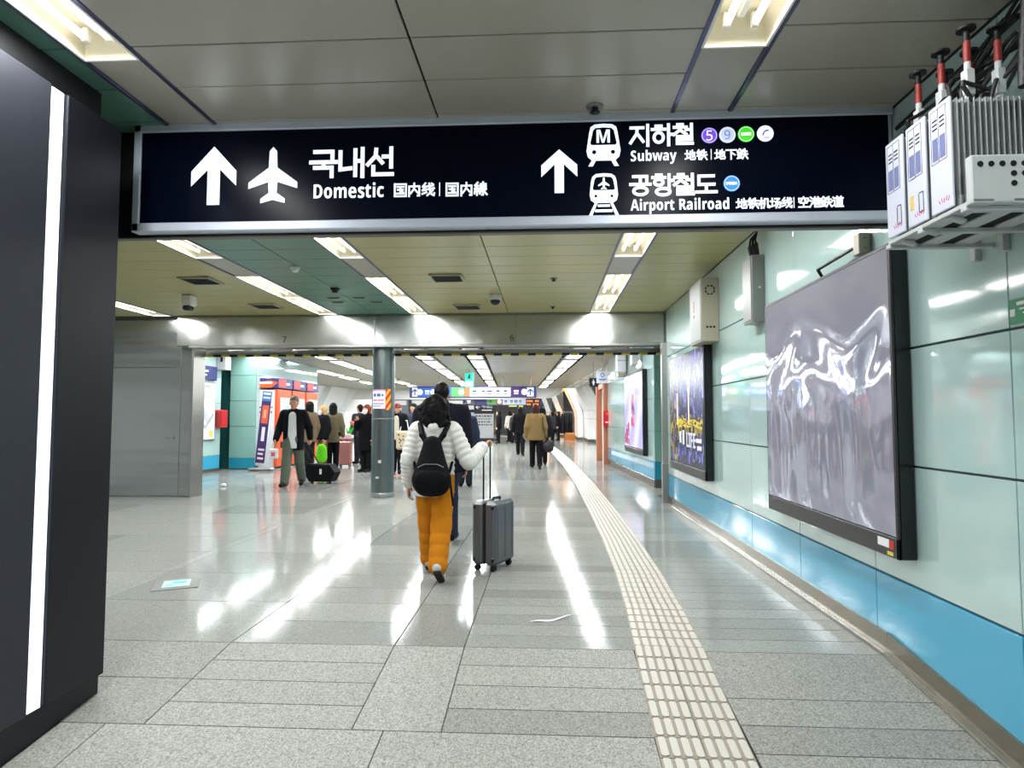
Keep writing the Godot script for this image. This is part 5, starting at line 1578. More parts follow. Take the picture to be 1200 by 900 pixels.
func people() -> void:
	# --- the traveller in the middle ---
	var w := person("woman seen from behind in a white quilted jacket and orange trousers with a black backpack", {"at": Vector3(-0.965, 0, -5.45), "turn": 0.04, "h": 1.52, "cell": 0.0115, "lean": 0.05,
		"ll": [0.30, 0.12, 0.10], "rl": [-0.16, 0.34, 0.62], "stance": 0.05, "larm": [Vector3(-0.245, 1.10, 0.06), Vector3(-0.255, 0.86, -0.02)], "rarm": [Vector3(0.335, 1.07, 0.05), Vector3(0.455, 1.21, -0.24)], "rgrip": true,
		"top": rgb8(222, 220, 213), "top_name": "quilted_jacket", "inflate": 0.034, "ridge": 0.011, "ridges": 11.0, "aridges": 6.0, "hem": 0.75, "hood": true, "deep": 0.80, "wide": 1.03, "top_rough": 0.55,
		"pants": rgb8(198, 122, 24), "pant_r": [0.112, 0.098, 0.088], "pant_fold": 0.005, "shoes": rgb8(190, 188, 182), "sole": rgb8(52, 48, 44), "hair": "curly", "hair_c": rgb8(17, 15, 16)})
	# backpack, worn: hangs from her, so a thing of its own
	var bp := thing("backpack", "black teardrop backpack on the white quilted jacket", "backpack", Vector3(-0.965, 0, -5.45), 0.04)
	bp.scale = w.scale
	var bl := [bone(Vector3(0, 0.97, 0.20), Vector3(0, 1.27, 0.17), 0.170, 0.085, Vector3(1.06, 1, 0.56)), bone(Vector3(-0.05, 0.92, 0.20), Vector3(0.05, 0.92, 0.20), 0.122, 0.122, Vector3(1, 1, 0.75))]
	var nylon := fabric("black_nylon", rgb8(9, 10, 14), 0.6, 0.0)
	part(bp, "bag", blob(bl, 0.010, 0.03), nylon)
	part(bp, "front_pocket", blob([bone(Vector3(-0.06, 0.93, 0.275), Vector3(0.06, 0.93, 0.275), 0.085, 0.085, Vector3(1.1, 1.3, 0.36))], 0.010, 0.02), nylon)
	part(bp, "zip", MB.new().path([Vector3(-0.12, 1.065, 0.262), Vector3(-0.06, 1.095, 0.278), Vector3(0.06, 1.095, 0.278), Vector3(0.12, 1.065, 0.262)], 0.004, 6).done(), M.grey_metal)
	for s in [-1.0, 1.0]:
		var sm := blob([bone(Vector3(s * 0.04, 1.27, 0.185), Vector3(s * 0.10, 1.36, 0.140), 0.028, 0.028, Vector3(1, 1, 0.45)), bone(Vector3(s * 0.10, 1.36, 0.140), Vector3(s * 0.135, 1.462, 0.03), 0.028, 0.028, Vector3(1, 0.8, 0.8)), bone(Vector3(s * 0.135, 1.462, 0.03), Vector3(s * 0.15, 1.35, -0.14), 0.026, 0.026)], 0.009, 0.012)
		part(bp, "lower_strap", blob([bone(Vector3(s * 0.14, 0.92, 0.16), Vector3(s * 0.18, 1.1, 0.10), 0.014, 0.014)], 0.009, 0.012), nylon)
		part(bp, "shoulder_strap", sm, nylon)
	part(bp, "loose_strap", MB.new().path([Vector3(0.17, 0.95, 0.16), Vector3(0.185, 0.83, 0.19), Vector3(0.20, 0.70, 0.17)], 0.011, 6).done(), nylon)
	var ph := wrist(w, -1)
	var tel := thing("phone", "small white phone held in the left hand of the woman in orange trousers", "phone", ph + Vector3(0.018, -0.10, -0.015), 0.3)
	part(tel, "case", MB.new().box(Vector3.ZERO, Vector3(0.012, 0.075, 0.05), Basis(Vector3.RIGHT, 0.3), 0.004).done(), M.print_white)
	part(tel, "screen", MB.new().box(Vector3(-0.007, 0, 0), Vector3(0.002, 0.066, 0.044), Basis(Vector3.RIGHT, 0.3), 0.0005).done(), M.black_gloss)
	var gs := mat("graphite_shell", rgb8(96, 98, 102), 0.32, 0.25)
	suitcase("suitcase", "graphite hard-shell suitcase with a tall pull handle beside the woman in orange trousers", Vector3(-0.485, 0, -5.83), 1.15, 0.38, 0.56, 0.25, gs, 0.50, 3)
	# --- man walking ahead of her ---
	person("tall man in a dark hooded jacket, half hidden by the woman in white", {"at": Vector3(-1.12, 0, -6.75), "turn": 0.0, "h": 1.71, "cell": 0.016, "ll": [-0.2, 0.2, 0.3], "rl": [0.25, 0.05, 0.0],
		"top": rgb8(22, 24, 33), "inflate": 0.07, "hem": 0.78, "hood": true, "wide": 1.2, "pants": rgb8(44, 52, 70), "hair": "short", "hair_c": rgb8(20, 18, 18)})
	# --- man coming towards the viewer ---
	var m := person("grey-haired man in an open black jacket and white shirt walking towards the viewer", {"at": Vector3(-5.06, 0, -12.45), "turn": PI + 0.1, "h": 1.80, "cell": 0.018, "face": true, "ll": [-0.24, 0.22, 0.25], "rl": [0.27, 0.04, -0.05], "stance": 0.10,
		"larm": [Vector3(-0.26, 1.13, 0.10), Vector3(-0.27, 0.92, 0.16)], "rarm": [Vector3(0.27, 1.13, 0.03), Vector3(0.29, 0.90, -0.12)], "rgrip": true, "lgrip": true,
		"top": rgb8(17, 18, 22), "inflate": 0.03, "hem": 0.70, "wide": 1.08, "shirt": rgb8(222, 224, 224), "pants": rgb8(92, 100, 86), "pant_r": [0.105, 0.09, 0.08], "pant_fold": 0.004, "skin": rgb8(196, 144, 116), "hair": "short", "hair_c": rgb8(104, 102, 100)})
	var hw := wrist(m, 1)
	var bg := thing("shopping_bag", "small white carrier bag hanging from the walking man's hand", "bag", Vector3(hw.x, 0.0, hw.z + 0.08))
	part(bg, "bag", MB.new().box(Vector3(0, 0.66, 0), Vector3(0.17, 0.20, 0.08), Basis.IDENTITY, 0.02).done(), M.print_white)
	part(bg, "print", MB.new().box(Vector3(0, 0.65, 0.041), Vector3(0.08, 0.08, 0.002)).done(), fabric("pink_print", rgb8(226, 96, 140), 0.6, 0.0))
	part(bg, "strap", MB.new().path([Vector3(-0.05, 0.76, 0), Vector3(-0.02, 0.90, -0.03), Vector3(0.02, 0.90, -0.03), Vector3(0.05, 0.76, 0)], 0.006, 6).done(), M.yellow_tape)
	var tb := thing("rolling_bag", "black soft trolley bag with a white tag, pulled behind the walking man", "suitcase", Vector3(-4.68, 0, -13.1), -0.15)
	part(tb, "body", MB.new().prism(poly([-0.24, 0.04, 0.24, 0.04, 0.34, 0.24, 0.20, 0.40, -0.28, 0.40, -0.36, 0.22]), -0.14, 0.14).done(), fabric("bag_black", rgb8(20, 20, 24), 0.7))
	part(tb, "flap", MB.new().box(Vector3(0, 0.30, 0.145), Vector3(0.40, 0.16, 0.02), Basis.IDENTITY, 0.006).done(), fabric("bag_flap", rgb8(20, 20, 26), 0.7))
	part(tb, "tag", bx(Vector3(0.05, 0.11, 0.006), 0.002), M.print_white, Vector3(0.03, 0.25, 0.16))
	var mb := MB.new()
	for s in [-1.0, 1.0]:
		mb.tube(Vector3(-0.19 + s * 0.07, 0.38, -0.05), Vector3(-0.32 + s * 0.07, 0.86, 0.2), 0.011, 0.011, 8)
	mb.tube(Vector3(-0.41, 0.86, 0.2), Vector3(-0.23, 0.86, 0.2), 0.014, 0.014, 8)
	part(tb, "pull_handle", mb.done(), M.black_gloss)
	for s in [-1.0, 1.0]:
		part(tb, "wheel", MB.new().tube(Vector3(s * 0.2, 0.035, 0.1), Vector3(s * 0.2 + 0.03, 0.035, 0.1), 0.035, 0.035, 14).done(), M.black_matt)
	# --- people by the ticket machines ---
	person("person in a tan coat mostly hidden behind the walking man", {"at": Vector3(-5.80, 0, -15.2), "turn": 1.2, "h": 1.74, "cell": 0.03, "top": rgb8(116, 98, 74), "inflate": 0.05, "hem": 0.76, "pants": rgb8(26, 26, 30), "hair": "bob", "larm": [Vector3(-0.3, 1.2, -0.15), Vector3(-0.15, 1.15, -0.3)]})
	var bw := person("blond woman in a black jacket with a green bag at the ticket machines", {"at": Vector3(-5.74, 0, -16.0), "turn": 2.4, "h": 1.66, "cell": 0.025, "face": true, "mask": true, "top": rgb8(20, 20, 26), "inflate": 0.05, "hem": 0.82, "pants": rgb8(122, 74, 52), "hair": "long", "hair_c": rgb8(190, 156, 104)})
	single("tote_bag", "bright green bag hanging by the blond woman", "bag", blob([bone(Vector3(0, 0.38, 0), Vector3(0, 0.58, 0), 0.15, 0.13, Vector3(1, 1, 0.5))], 0.02, 0.02), fabric("lime_bag", rgb8(110, 214, 40), 0.6), Vector3(-5.66, 0, -15.72))
	person("woman with long black hair in an olive coat beside the blond woman", {"at": Vector3(-5.66, 0, -16.55), "turn": 0.3, "h": 1.74, "cell": 0.025, "top": rgb8(104, 96, 74), "inflate": 0.03, "hem": 0.70, "pants": rgb8(14, 14, 18), "hair": "long", "hair_c": rgb8(18, 16, 18)})
	# --- people either side of the column ---
	person("masked woman in a long black coat left of the steel column", {"at": Vector3(-4.55, 0, -15.85), "turn": 2.7, "h": 1.68, "cell": 0.02, "mask": true, "face": true, "larm": [Vector3(-0.24, 1.12, 0.02), Vector3(-0.26, 0.86, -0.05)], "rarm": [Vector3(0.26, 1.15, -0.06), Vector3(0.10, 1.30, -0.24)],
		"top": rgb8(14, 14, 18), "inflate": 0.06, "hem": 0.55, "flare": 0.03, "pants": rgb8(20, 20, 22), "hair": "bob", "hair_c": rgb8(120, 52, 34)})
	person("dark-clad man standing behind the masked woman in the long coat", {"at": Vector3(-5.55, 0, -18.6), "turn": 0.8, "h": 1.74, "cell": 0.03, "top": rgb8(44, 44, 50), "inflate": 0.03, "hem": 0.78, "pants": rgb8(26, 28, 34), "hair": "short"})
	var cw := person("woman in a red cap carrying a patterned tote right of the steel column", {"at": Vector3(-3.68, 0, -15.5), "turn": PI - 0.1, "h": 1.70, "cell": 0.02, "face": true, "shirt": rgb8(214, 204, 186), "top": rgb8(20, 21, 26), "inflate": 0.05, "hem": 0.80, "pants": rgb8(26, 28, 34), "hair": "cap", "hair_c": rgb8(126, 44, 40)})
	var ct := thing("tote_bag", "cream tote bag with a dark pattern beside the steel column", "bag", Vector3(-3.46, 0, -15.36))
	part(ct, "bag", MB.new().box(Vector3(0, 0.82, 0), Vector3(0.42, 0.46, 0.12), Basis.IDENTITY, 0.04).done(), fabric("cream_cloth", rgb8(206, 192, 164), 0.9))
	mb = MB.new()
	rng.seed = 4
	for i in 16:
		mb.box(Vector3(rng.randf_range(-0.17, 0.17), 0.82 + rng.randf_range(-0.18, 0.18), 0.061), Vector3(0.035, 0.03, 0.003), Basis(Vector3.BACK, rng.randf() * 3.0))
	part(ct, "pattern", mb.done(), fabric("tote_print", rgb8(90, 66, 54), 0.9, 0.0))
	part(ct, "strap", MB.new().path([Vector3(-0.12, 1.04, 0), Vector3(-0.08, 1.30, -0.05), Vector3(0.04, 1.30, -0.05), Vector3(0.10, 1.04, 0)], 0.012, 6).done(), M.print_white)
	person("person in grey jacket and pale jeans behind the woman in the red cap", {"at": Vector3(-3.45, 0, -16.3), "turn": 2.9, "h": 1.72, "cell": 0.03, "top": rgb8(70, 74, 84), "inflate": 0.06, "hem": 0.78, "pants": rgb8(136, 158, 190), "hair": "short", "shoes": rgb8(60, 66, 80)})
	person("person in black with a tan shoulder bag farther right of the column", {"at": Vector3(-3.62, 0, -18.5), "turn": 0.4, "h": 1.68, "cell": 0.03, "top": rgb8(18, 18, 22), "inflate": 0.05, "hem": 0.70, "pants": rgb8(15, 15, 19), "hair": "long"})
	single("shoulder_bag", "tan shoulder bag on the person in black right of the column", "bag", blob([bone(Vector3(0, 0.86, 0), Vector3(0, 1.02, 0), 0.14, 0.11, Vector3(1, 1, 0.5))], 0.02, 0.02), fabric("tan_leather", rgb8(170, 128, 80), 0.5), Vector3(-3.50, 0, -18.2))
	var pk := mat("rose_shell", rgb8(176, 118, 112), 0.35, 0.3)
	suitcase("suitcase", "rose-pink ribbed suitcase standing behind the trolley bag", Vector3(-5.62, 0, -17.5), 0.1, 0.34, 0.66, 0.26, pk, 0.0, 6)
	var fl := thing("flower_bag", "pale bag with pink and green flowers resting on the rose-pink suitcase", "bag", Vector3(-5.58, 0.76, -17.5))
	part(fl, "wrap", MB.new().box(Vector3(-0.03, 0.08, 0), Vector3(0.30, 0.16, 0.16), Basis.IDENTITY, 0.03).done(), fabric("pink_wrap", rgb8(214, 170, 180), 0.7))
	part(fl, "leaves", blob([bone(Vector3(0.05, 0.14, 0), Vector3(0.11, 0.42, 0.02), 0.035, 0.02), bone(Vector3(0.07, 0.14, 0), Vector3(0.19, 0.36, 0), 0.04, 0.02), bone(Vector3(0.03, 0.14, 0.0), Vector3(-0.02, 0.30, 0), 0.03, 0.015)], 0.012, 0.01), fabric("leaf_green", rgb8(64, 160, 60), 0.7))
	part(fl, "blossom", MB.new().ball(Vector3(0.20, 0.44, 0), Vector3(0.06, 0.08, 0.06), 12, 8).ball(Vector3(0.12, 0.48, 0.02), Vector3(0.04, 0.06, 0.04), 12, 8).done(), fabric("coral", rgb8(230, 110, 104), 0.6))
	# --- people walking away on the right ---
	var br := person("woman with short brown hair in a khaki hooded jacket walking away", {"at": Vector3(-0.28, 0, -17.1), "turn": 0.15, "h": 1.70, "cell": 0.02, "ll": [0.22, 0.06, 0.0], "rl": [-0.2, 0.2, 0.3], "stance": 0.06, "top": rgb8(126, 103, 66), "inflate": 0.05, "hem": 0.76, "flare": 0.02, "hood": true, "wide": 1.05, "pants": rgb8(15, 14, 17), "hair": "bob", "hair_c": rgb8(62, 36, 30)})
	var hb := thing("handbag", "black handbag at the right side of the woman in khaki", "bag", Vector3(0.08, 0, -17.0))
	part(hb, "bag", blob([bone(Vector3(-0.02, 0.60, 0), Vector3(0.02, 0.66, 0), 0.16, 0.12, Vector3(1, 1, 0.5))], 0.02, 0.02), M.cable_black)
	part(hb, "strap", MB.new().path([Vector3(-0.08, 0.75, 0), Vector3(-0.16, 1.1, 0.02), Vector3(-0.17, 1.38, 0.0)], 0.010, 6).done(), M.cable_black)
	person("person in a black coat just beyond the woman in khaki", {"at": Vector3(-0.12, 0, -18.6), "turn": 0.1, "h": 1.66, "cell": 0.03, "top": rgb8(30, 28, 32), "inflate": 0.05, "hem": 0.62, "pants": rgb8(14, 14, 18), "hair": "long"})
	person("slim person all in black walking left of the woman in khaki", {"at": Vector3(-0.93, 0, -22.8), "turn": 0.0, "h": 1.74, "cell": 0.025, "ll": [0.2, 0.05, 0], "rl": [-0.2, 0.2, 0.3], "top": rgb8(15, 15, 19), "inflate": 0.05, "hem": 0.78, "pants": rgb8(20, 20, 24), "hair": "long", "hair_c": rgb8(18, 16, 18)})
	single("sling_bag", "grey sling bag between the woman in khaki and the person in black", "bag", blob([bone(Vector3(0, 0.72, 0), Vector3(0.06, 1.0, 0), 0.16, 0.10, Vector3(1, 1, 0.5))], 0.025, 0.02), fabric("slate_bag", rgb8(96, 102, 116), 0.6), Vector3(-0.72, 0, -22.72))
	person("person in dark navy jacket walking ahead of the tall man", {"at": Vector3(-1.62, 0, -12.6), "turn": 0.0, "h": 1.62, "cell": 0.03, "top": rgb8(52, 60, 80), "inflate": 0.04, "hem": 0.78, "pants": rgb8(40, 44, 56), "hair": "short"})
	person("person in a grey top standing near the white pillar", {"at": Vector3(-2.35, 0, -17.5), "turn": 0.0, "h": 1.66, "cell": 0.03, "top": rgb8(126, 128, 136), "inflate": 0.04, "hem": 0.78, "pants": rgb8(56, 60, 72), "hair": "short"})
	# far crowd, one build per figure
	rng.seed = 31
	var tops := [["black coat", rgb8(15, 15, 19)], ["brown jacket", rgb8(120, 94, 70)], ["pale sweater", rgb8(206, 200, 190)], ["dark grey coat", rgb8(58, 58, 64)], ["navy parka", rgb8(38, 44, 66)], ["beige coat", rgb8(170, 150, 120)]]
	var spots := [[-2.55, -34.0, 0, "left of the far shops"], [-2.1, -36.5, 2, "beside the black-coated shopper"], [-1.75, -34.8, 3, "near the standing guide board"], [-1.4, -38.0, 4, "under the orange display board"], [-2.95, -38.5, 5, "by the standing guide board's right edge"], [-2.3, -41.0, 1, "deep in the far passage"], [-0.9, -41.5, 0, "deepest in the far passage"], [0.35, -36.0, 3, "beside the clothes racks"], [0.75, -38.5, 0, "behind the clothes racks"], [-6.6, -30.0, 0, "far left beyond the masked woman"]]
	for q in spots:
		person("distant figure in a %s, %s" % [tops[q[2]][0], q[3]], {"at": Vector3(q[0], 0, q[1]), "turn": rng.randf() * TAU, "h": rng.randf_range(1.6, 1.76), "cell": 0.045, "top": tops[q[2]][1], "inflate": 0.05, "hem": 0.74, "pants": rgb8(20, 20, 26), "hair": "bob" if rng.randf() < 0.5 else "short"})

# ---------- the far concourse beyond the beam ----------
const FAR_TURN := 0.055
func far_x(x0: float, z: float) -> float:
	return x0 + (z + 11.0) * FAR_TURN

func far_ceiling() -> void:
	var c := struct("ceiling_far", "lower panelled ceiling over the far concourse")
	span(c, "soffit", M.ceiling_void, Vector3(-14.0, 3.16, -36.2), Vector3(3.8, 3.4, -11.4))
	var z := -11.4
	var cols := [[-13.6, -7.7], [-7.15, -6.1], [-5.5, -3.32], [-2.72, -1.9], [-1.3, 0.80], [1.40, 3.8]]
	while z > -36.0:
		var z1 := maxf(z - 0.82, -36.1)
		for q in cols:
			var zc := (z + z1) * 0.5
			var bs := Basis.IDENTITY
			part(c, "ceiling_panel", bx(Vector3(q[1] - q[0] - 0.01, 0.02, z - z1 - 0.022), 0.003), M.far_ceiling, Vector3(far_x((q[0] + q[1]) * 0.5, zc), 3.06, zc), bs)
		z = z1
	var lines := [[-3.02, "line over the column"], [-1.60, "line left of centre"], [1.10, "line right of centre"], [-5.80, "line over the ticket machines"], [-7.42, "line by the left ribs"], [2.66, "line by the right ribs"]]
	for li in lines.size():
		var q = lines[li]
		var spans := [[-11.9, -14.8], [-15.0, -17.9], [-18.2, -21.2], [-21.5, -24.7], [-25.0, -27.2], [-28.4, -31.0], [-32.0, -34.8]]
		for k in spans.size():
			var sp = spans[k]
			if li == 5 and k < 3: continue
			var zc: float = (sp[0] + sp[1]) * 0.5
			var t := thing("ceiling_light", "flat white light, %s from the steel beam, far %s" % [["first", "second", "third", "fourth", "fifth", "sixth", "seventh"][k], q[1]], "ceiling light", Vector3(far_x(q[0], zc), 3.05, zc), FAR_TURN, "flat lights in the far ceiling")
			var L: float = sp[0] - sp[1] - 0.25
			var mb := MB.new()
			for s in [-1.0, 1.0]:
				mb.box(Vector3(s * 0.20, 0.01, 0), Vector3(0.03, 0.05, L))
				mb.box(Vector3(0, 0.01, s * L * 0.5), Vector3(0.43, 0.05, 0.03))
			mb.box(Vector3(0, 0.05, 0), Vector3(0.43, 0.02, L))
			part(t, "frame", mb.done(), M.lamp_white)
			part(t, "diffuser", bx(Vector3(0.37, 0.006, L - 0.04), 0.001), M.diffuser_glow, Vector3(0, 0.012, 0))
			var l := AreaLight3D.new()
			l.name = "panel_light"
			l.area_size = Vector2(0.36, L - 0.1)
			l.light_energy = far_energy * (1.0 if k < 3 else 1.7)
			l.light_color = tube_color
			l.shadow_enabled = true
			l.position = Vector3(0, 0.004, 0)
			l.rotation.x = -PI / 2
			t.add_child(l, true)

var far_energy := 2.6

func rib(called: String, label: String, x0: float, za: float, zb: float, sgn: float, h: float) -> void:
	# a vault rib cladding: upright foot, short bend, then leaning inwards; sgn +1 leans to -x
	var w := struct(called, label)
	var prof := [Vector2(0, 0.16), Vector2(0, 1.32), Vector2(-0.06 * sgn, 1.80), Vector2(-0.85 * sgn, h)]
	var names := ["foot_panel", "bend_panel", "leaning_panel"]
	for i in 3:
		var a: Vector2 = prof[i]
		var b: Vector2 = prof[i + 1]
		var d := (b - a).normalized() * 0.006
		var p := PackedVector2Array([a + d, b - d, b - d + Vector2(0.35 * sgn, 0), a + d + Vector2(0.35 * sgn, 0)])
		part(w, names[i], MB.new().prism(p, -(za - zb), 0.0).done(), M.rib_white, Vector3(x0, 0, za))
	part(w, "core", MB.new().prism(PackedVector2Array([Vector2(0.02 * sgn, 0), Vector2(0.02 * sgn, 1.32), Vector2(-0.04 * sgn, 1.8), Vector2(-0.83 * sgn, h), Vector2(0.34 * sgn, h), Vector2(0.34 * sgn, 0)]), -(za - zb) + 0.01, -0.01).done(), M.rib_joint, Vector3(x0, 0, za))
	part(w, "skirting", MB.new().prism(PackedVector2Array([Vector2(-0.01 * sgn, 0), Vector2(-0.01 * sgn, 0.155), Vector2(0.3 * sgn, 0.155), Vector2(0.3 * sgn, 0)]), -(za - zb) + 0.005, 0.004).done(), M.skirt_dark, Vector3(x0, 0, za))

func far_walls() -> void:
	# right: teal pillar, glass wall with a bright poster, terracotta door frame
	var p := struct("wall_right_far", "teal tiled pillar and pale glass wall beyond the steel post")
	for r in [[0.16, 0.50, "deep_blue_tile"], [0.506, 1.10, "teal_tile"], [1.106, 1.74, "teal_tile"], [1.746, 2.35, "teal_tile"], [2.356, 3.1, "teal_tile"]]:
		span(p, "tile", M[r[2]], Vector3(2.12, r[0], -12.75), Vector3(2.62, r[1], -12.53), 0.004)
	span(p, "pillar_core", M.joint_grey, Vector3(2.135, 0, -12.75), Vector3(2.75, 3.2, -12.545), 0.0)
	span(p, "pillar_skirting", M.skirt_dark, Vector3(2.125, 0, -12.75), Vector3(2.62, 0.155, -12.535), 0.003)
	span(p, "return_wall", M.teal_tile, Vector3(2.62, 0, -12.75), Vector3(2.75, 3.3, -10.4), 0.0)
	span(p, "end_cap", M.joint_grey, Vector3(1.99, 0, -10.66), Vector3(2.75, 3.3, -10.42), 0.0)
	var w := Node3D.new()
	w.name = "glass_run"
	p.add_child(w, true)
	w.position = Vector3(2.115, 0, -12.6)
	w.rotation.y = 0.048
	part(w, "backing", bx(Vector3(0.2, 3.3, 6.2), 0.0), M.joint_grey, Vector3(0.13, 1.65, -3.1))
	for i in 5:
		var z0 := -i * 1.24
		for r in [[0.506, 1.10], [1.106, 1.74], [1.746, 2.35], [2.356, 3.1]]:
			part(w, "glass_panel", bx(Vector3(0.02, r[1] - r[0], 1.234), 0.002), M.aqua_glass, Vector3(0.01, (r[0] + r[1]) * 0.5, z0 - 0.62))
		part(w, "blue_panel", bx(Vector3(0.02, 0.34, 1.234), 0.002), M.blue_glass, Vector3(0.01, 0.33, z0 - 0.62))
	part(w, "skirting", bx(Vector3(0.05, 0.155, 6.2), 0.003), M.stainless_skirting, Vector3(0.02, 0.078, -3.1))
	# bright poster on that wall
	var t := board("bright lavender wall billboard with a red figure, beyond the teal pillar", -0.55, -2.75, 0.58, 2.38, -0.10, 0.0, Vector3.ZERO, 0.0)
	t.position = Vector3(2.115, 0, -12.6)
	t.rotation.y = 0.048
	rng.seed = 9
	var im := Image.create(160, 128, false, Image.FORMAT_RGB8)
	for y in 128:
		for x in 160:
			im.set_pixel(x, y, rgb8(176, 170, 232).lerp(rgb8(222, 216, 250), clampf(0.5 + 0.5 * sin(x * 0.08 + y * 0.05), 0, 1)))
	for i in 40:
		im.fill_rect(Rect2i(70 + rng.randi_range(-8, 14), 34 + rng.randi_range(0, 56), rng.randi_range(4, 12), rng.randi_range(5, 14)), [rgb8(196, 60, 84), rgb8(226, 120, 130), rgb8(108, 84, 140)][rng.randi() % 3])
	for i in 24:
		im.fill_rect(Rect2i(rng.randi_range(0, 40), 84 + rng.randi_range(0, 30), 8, 12), rgb8(170, 70, 110))
	im.fill_rect(Rect2i(96, 14, 40, 24), rgb8(158, 156, 190))
	var face := Basis(Vector3.UP, -PI / 2)
	part(t, "poster", quadmesh(2.12, 1.62), printed("lavender_poster", im, 0.2, 0.30), Vector3(-0.103, 1.53, -1.65), face)
	# terracotta door frame and the dark doorway
	var d := struct("door_1", "terracotta clad door frame at the end of the far glass wall")
	span(d, "post", M.terracotta, Vector3(1.70, 0, -19.05), Vector3(1.90, 2.42, -18.85), 0.01)
	span(d, "post", M.terracotta, Vector3(1.62, 0, -20.7), Vector3(1.80, 2.42, -20.5), 0.01)
	span(d, "lintel", M.terracotta, Vector3(1.68, 2.26, -20.5), Vector3(1.88, 2.42, -19.05), 0.005)
	span(d, "door_leaf", M.beige_metal, Vector3(1.86, 0, -20.5), Vector3(1.92, 2.26, -19.05), 0.005)
	span(d, "handle_plate", M.black_matt, Vector3(1.845, 0.85, -19.95), Vector3(1.861, 1.55, -19.8), 0.003)
	span(d, "side_wall", M.light_grey, Vector3(1.92, 0, -20.8), Vector3(3.8, 3.3, -18.7), 0.0)
	t = thing("fire_box", "red fire alarm box fixed to the terracotta door post", "fire box", Vector3(1.80, 1.12, -18.83))
	part(t, "case", bx(Vector3(0.24, 0.46, 0.14), 0.015), M.red_paint, Vector3(0, 0.23, 0.07))
	part(t, "lamp", MB.new().ball(Vector3(0, 0.36, 0.14), Vector3(0.045, 0.045, 0.03), 14, 8).done(), M.orange_paint)
	part(t, "slot", bx(Vector3(0.12, 0.03, 0.01), 0.002), M.print_white, Vector3(0, 0.12, 0.142))
	t = thing("door_sign", "pale square sign with a round emblem hanging over the terracotta door", "sign", Vector3(1.60, 2.35, -18.0))
	part(t, "plate", bx(Vector3(0.34, 0.34, 0.03), 0.004), fabric("pale_sign", rgb8(198, 202, 220), 0.4, 0.0), Vector3(0, 0.17, 0))
	part(t, "emblem", ring_mesh(0.06, 0.042, 0.0165), M.navy_print, Vector3(0, 0.23, 0))
	part(t, "lettering", MB.new().box(Vector3(0, 0.11, 0.016), Vector3(0.22, 0.022, 0.002)).box(Vector3(0, 0.075, 0.016), Vector3(0.16, 0.016, 0.002)).done(), M.navy_print)
	part(t, "bracket", MB.new().tube(Vector3(0, 0.33, 0), Vector3(0, 0.70, 0), 0.012, 0.012, 8).done(), M.grey_metal)
	t = thing("toilet_sign", "small black pictogram sign left of the pale square sign", "sign", Vector3(1.42, 2.30, -19.0))
	part(t, "plate", bx(Vector3(0.26, 0.26, 0.03), 0.004), M.black_gloss, Vector3(0, 0.13, 0))
	part(t, "figure", MB.new().prism(disc(0.022, 14), 0.0155, 0.018, Transform3D(Basis.IDENTITY, Vector3(0, 0.19, 0))).prism(poly([-0.02, 0.08, 0.02, 0.08, 0.045, 0.16, -0.045, 0.16]), 0.0155, 0.018).prism(poly([-0.018, 0.04, 0.018, 0.04, 0.018, 0.08, -0.018, 0.08]), 0.0155, 0.018).done(), M.print_white)
	part(t, "bracket", MB.new().tube(Vector3(0, 0.26, 0), Vector3(0, 0.74, 0), 0.012, 0.012, 8).done(), M.grey_metal)
	for q in [[1.62, -14.6, 0.20, 2.42, 3.05, "tall pale service duct above the lavender billboard"], [1.80, -13.7, 0.14, 2.50, 3.05, "slim grey service box above the lavender billboard"], [1.75, -15.6, 0.20, 2.36, 3.05, "wide beige service duct near the pale square sign"]]:
		t = thing("service_box", q[5], "service box", Vector3(q[0] + 0.1, q[3], q[1]))
		part(t, "case", bx(Vector3(q[2], q[4] - q[3], 0.3), 0.01), M.light_grey if q[1] > -15.0 else M.beige_metal, Vector3(0, (q[4] - q[3]) * 0.5, 0))
		part(t, "seam", bx(Vector3(q[2] + 0.006, 0.02, 0.306), 0.002), M.grey_metal, Vector3(0, (q[4] - q[3]) * 0.4, 0))
	# white vault ribs, right
	rib("wall_rib_1", "nearest white vault rib on the right", 2.70, -33.6, -36.0, 1.0, 3.35)
	rib("wall_rib_2", "second white vault rib on the right", 2.36, -36.0, -39.6, 1.0, 3.45)
	rib("wall_rib_3", "third white vault rib on the right", 1.96, -39.6, -43.6, 1.0, 3.6)
	rib("wall_rib_4", "fourth white vault rib on the right, by the shops", 0.9, -46.0, -49.0, 1.0, 3.8)
	rib("wall_rib_5", "fifth white vault rib on the right, in warm shop light", 0.1, -49.0, -52.0, 1.0, 4.0)
	span(struct("wall_right_end", "plain wall between the door and the ribs"), "plaster", M.rib_white, Vector3(2.9, 0, -62.0), Vector3(3.3, 4.5, -20.8), 0.0)
	# white vault ribs, left
	var zl := [-30.0, -33.0, -36.0, -39.5, -43.0, -47.0]
	for i in 5:
		rib("wall_rib_%d" % (6 + i), "white vault rib on the left, number %d from the ticket machines" % (i + 1), -12.4 + i * 0.35, zl[i], zl[i + 1], -1.0, 3.35)
	span(struct("wall_left_end", "plain wall behind the left ribs"), "plaster", M.rib_white, Vector3(-14.2, 0, -62.0), Vector3(-13.6, 4.5, -20.9), 0.0)
	span(struct("wall_end", "pale wall closing the far passage"), "plaster", M.light_grey, Vector3(-14.2, 0, -62.4), Vector3(3.3, 4.5, -62.0), 0.0)
	# left: map wall, dark doorway, teal column, kiosk wall
	w = struct("wall_left_far", "pale green panelled wall with a map board, a dark opening and a tiled column")
	span(w, "backing", M.joint_grey, Vector3(-9.0, 0, -16.0), Vector3(-8.47, 3.2, -10.9), 0.0)
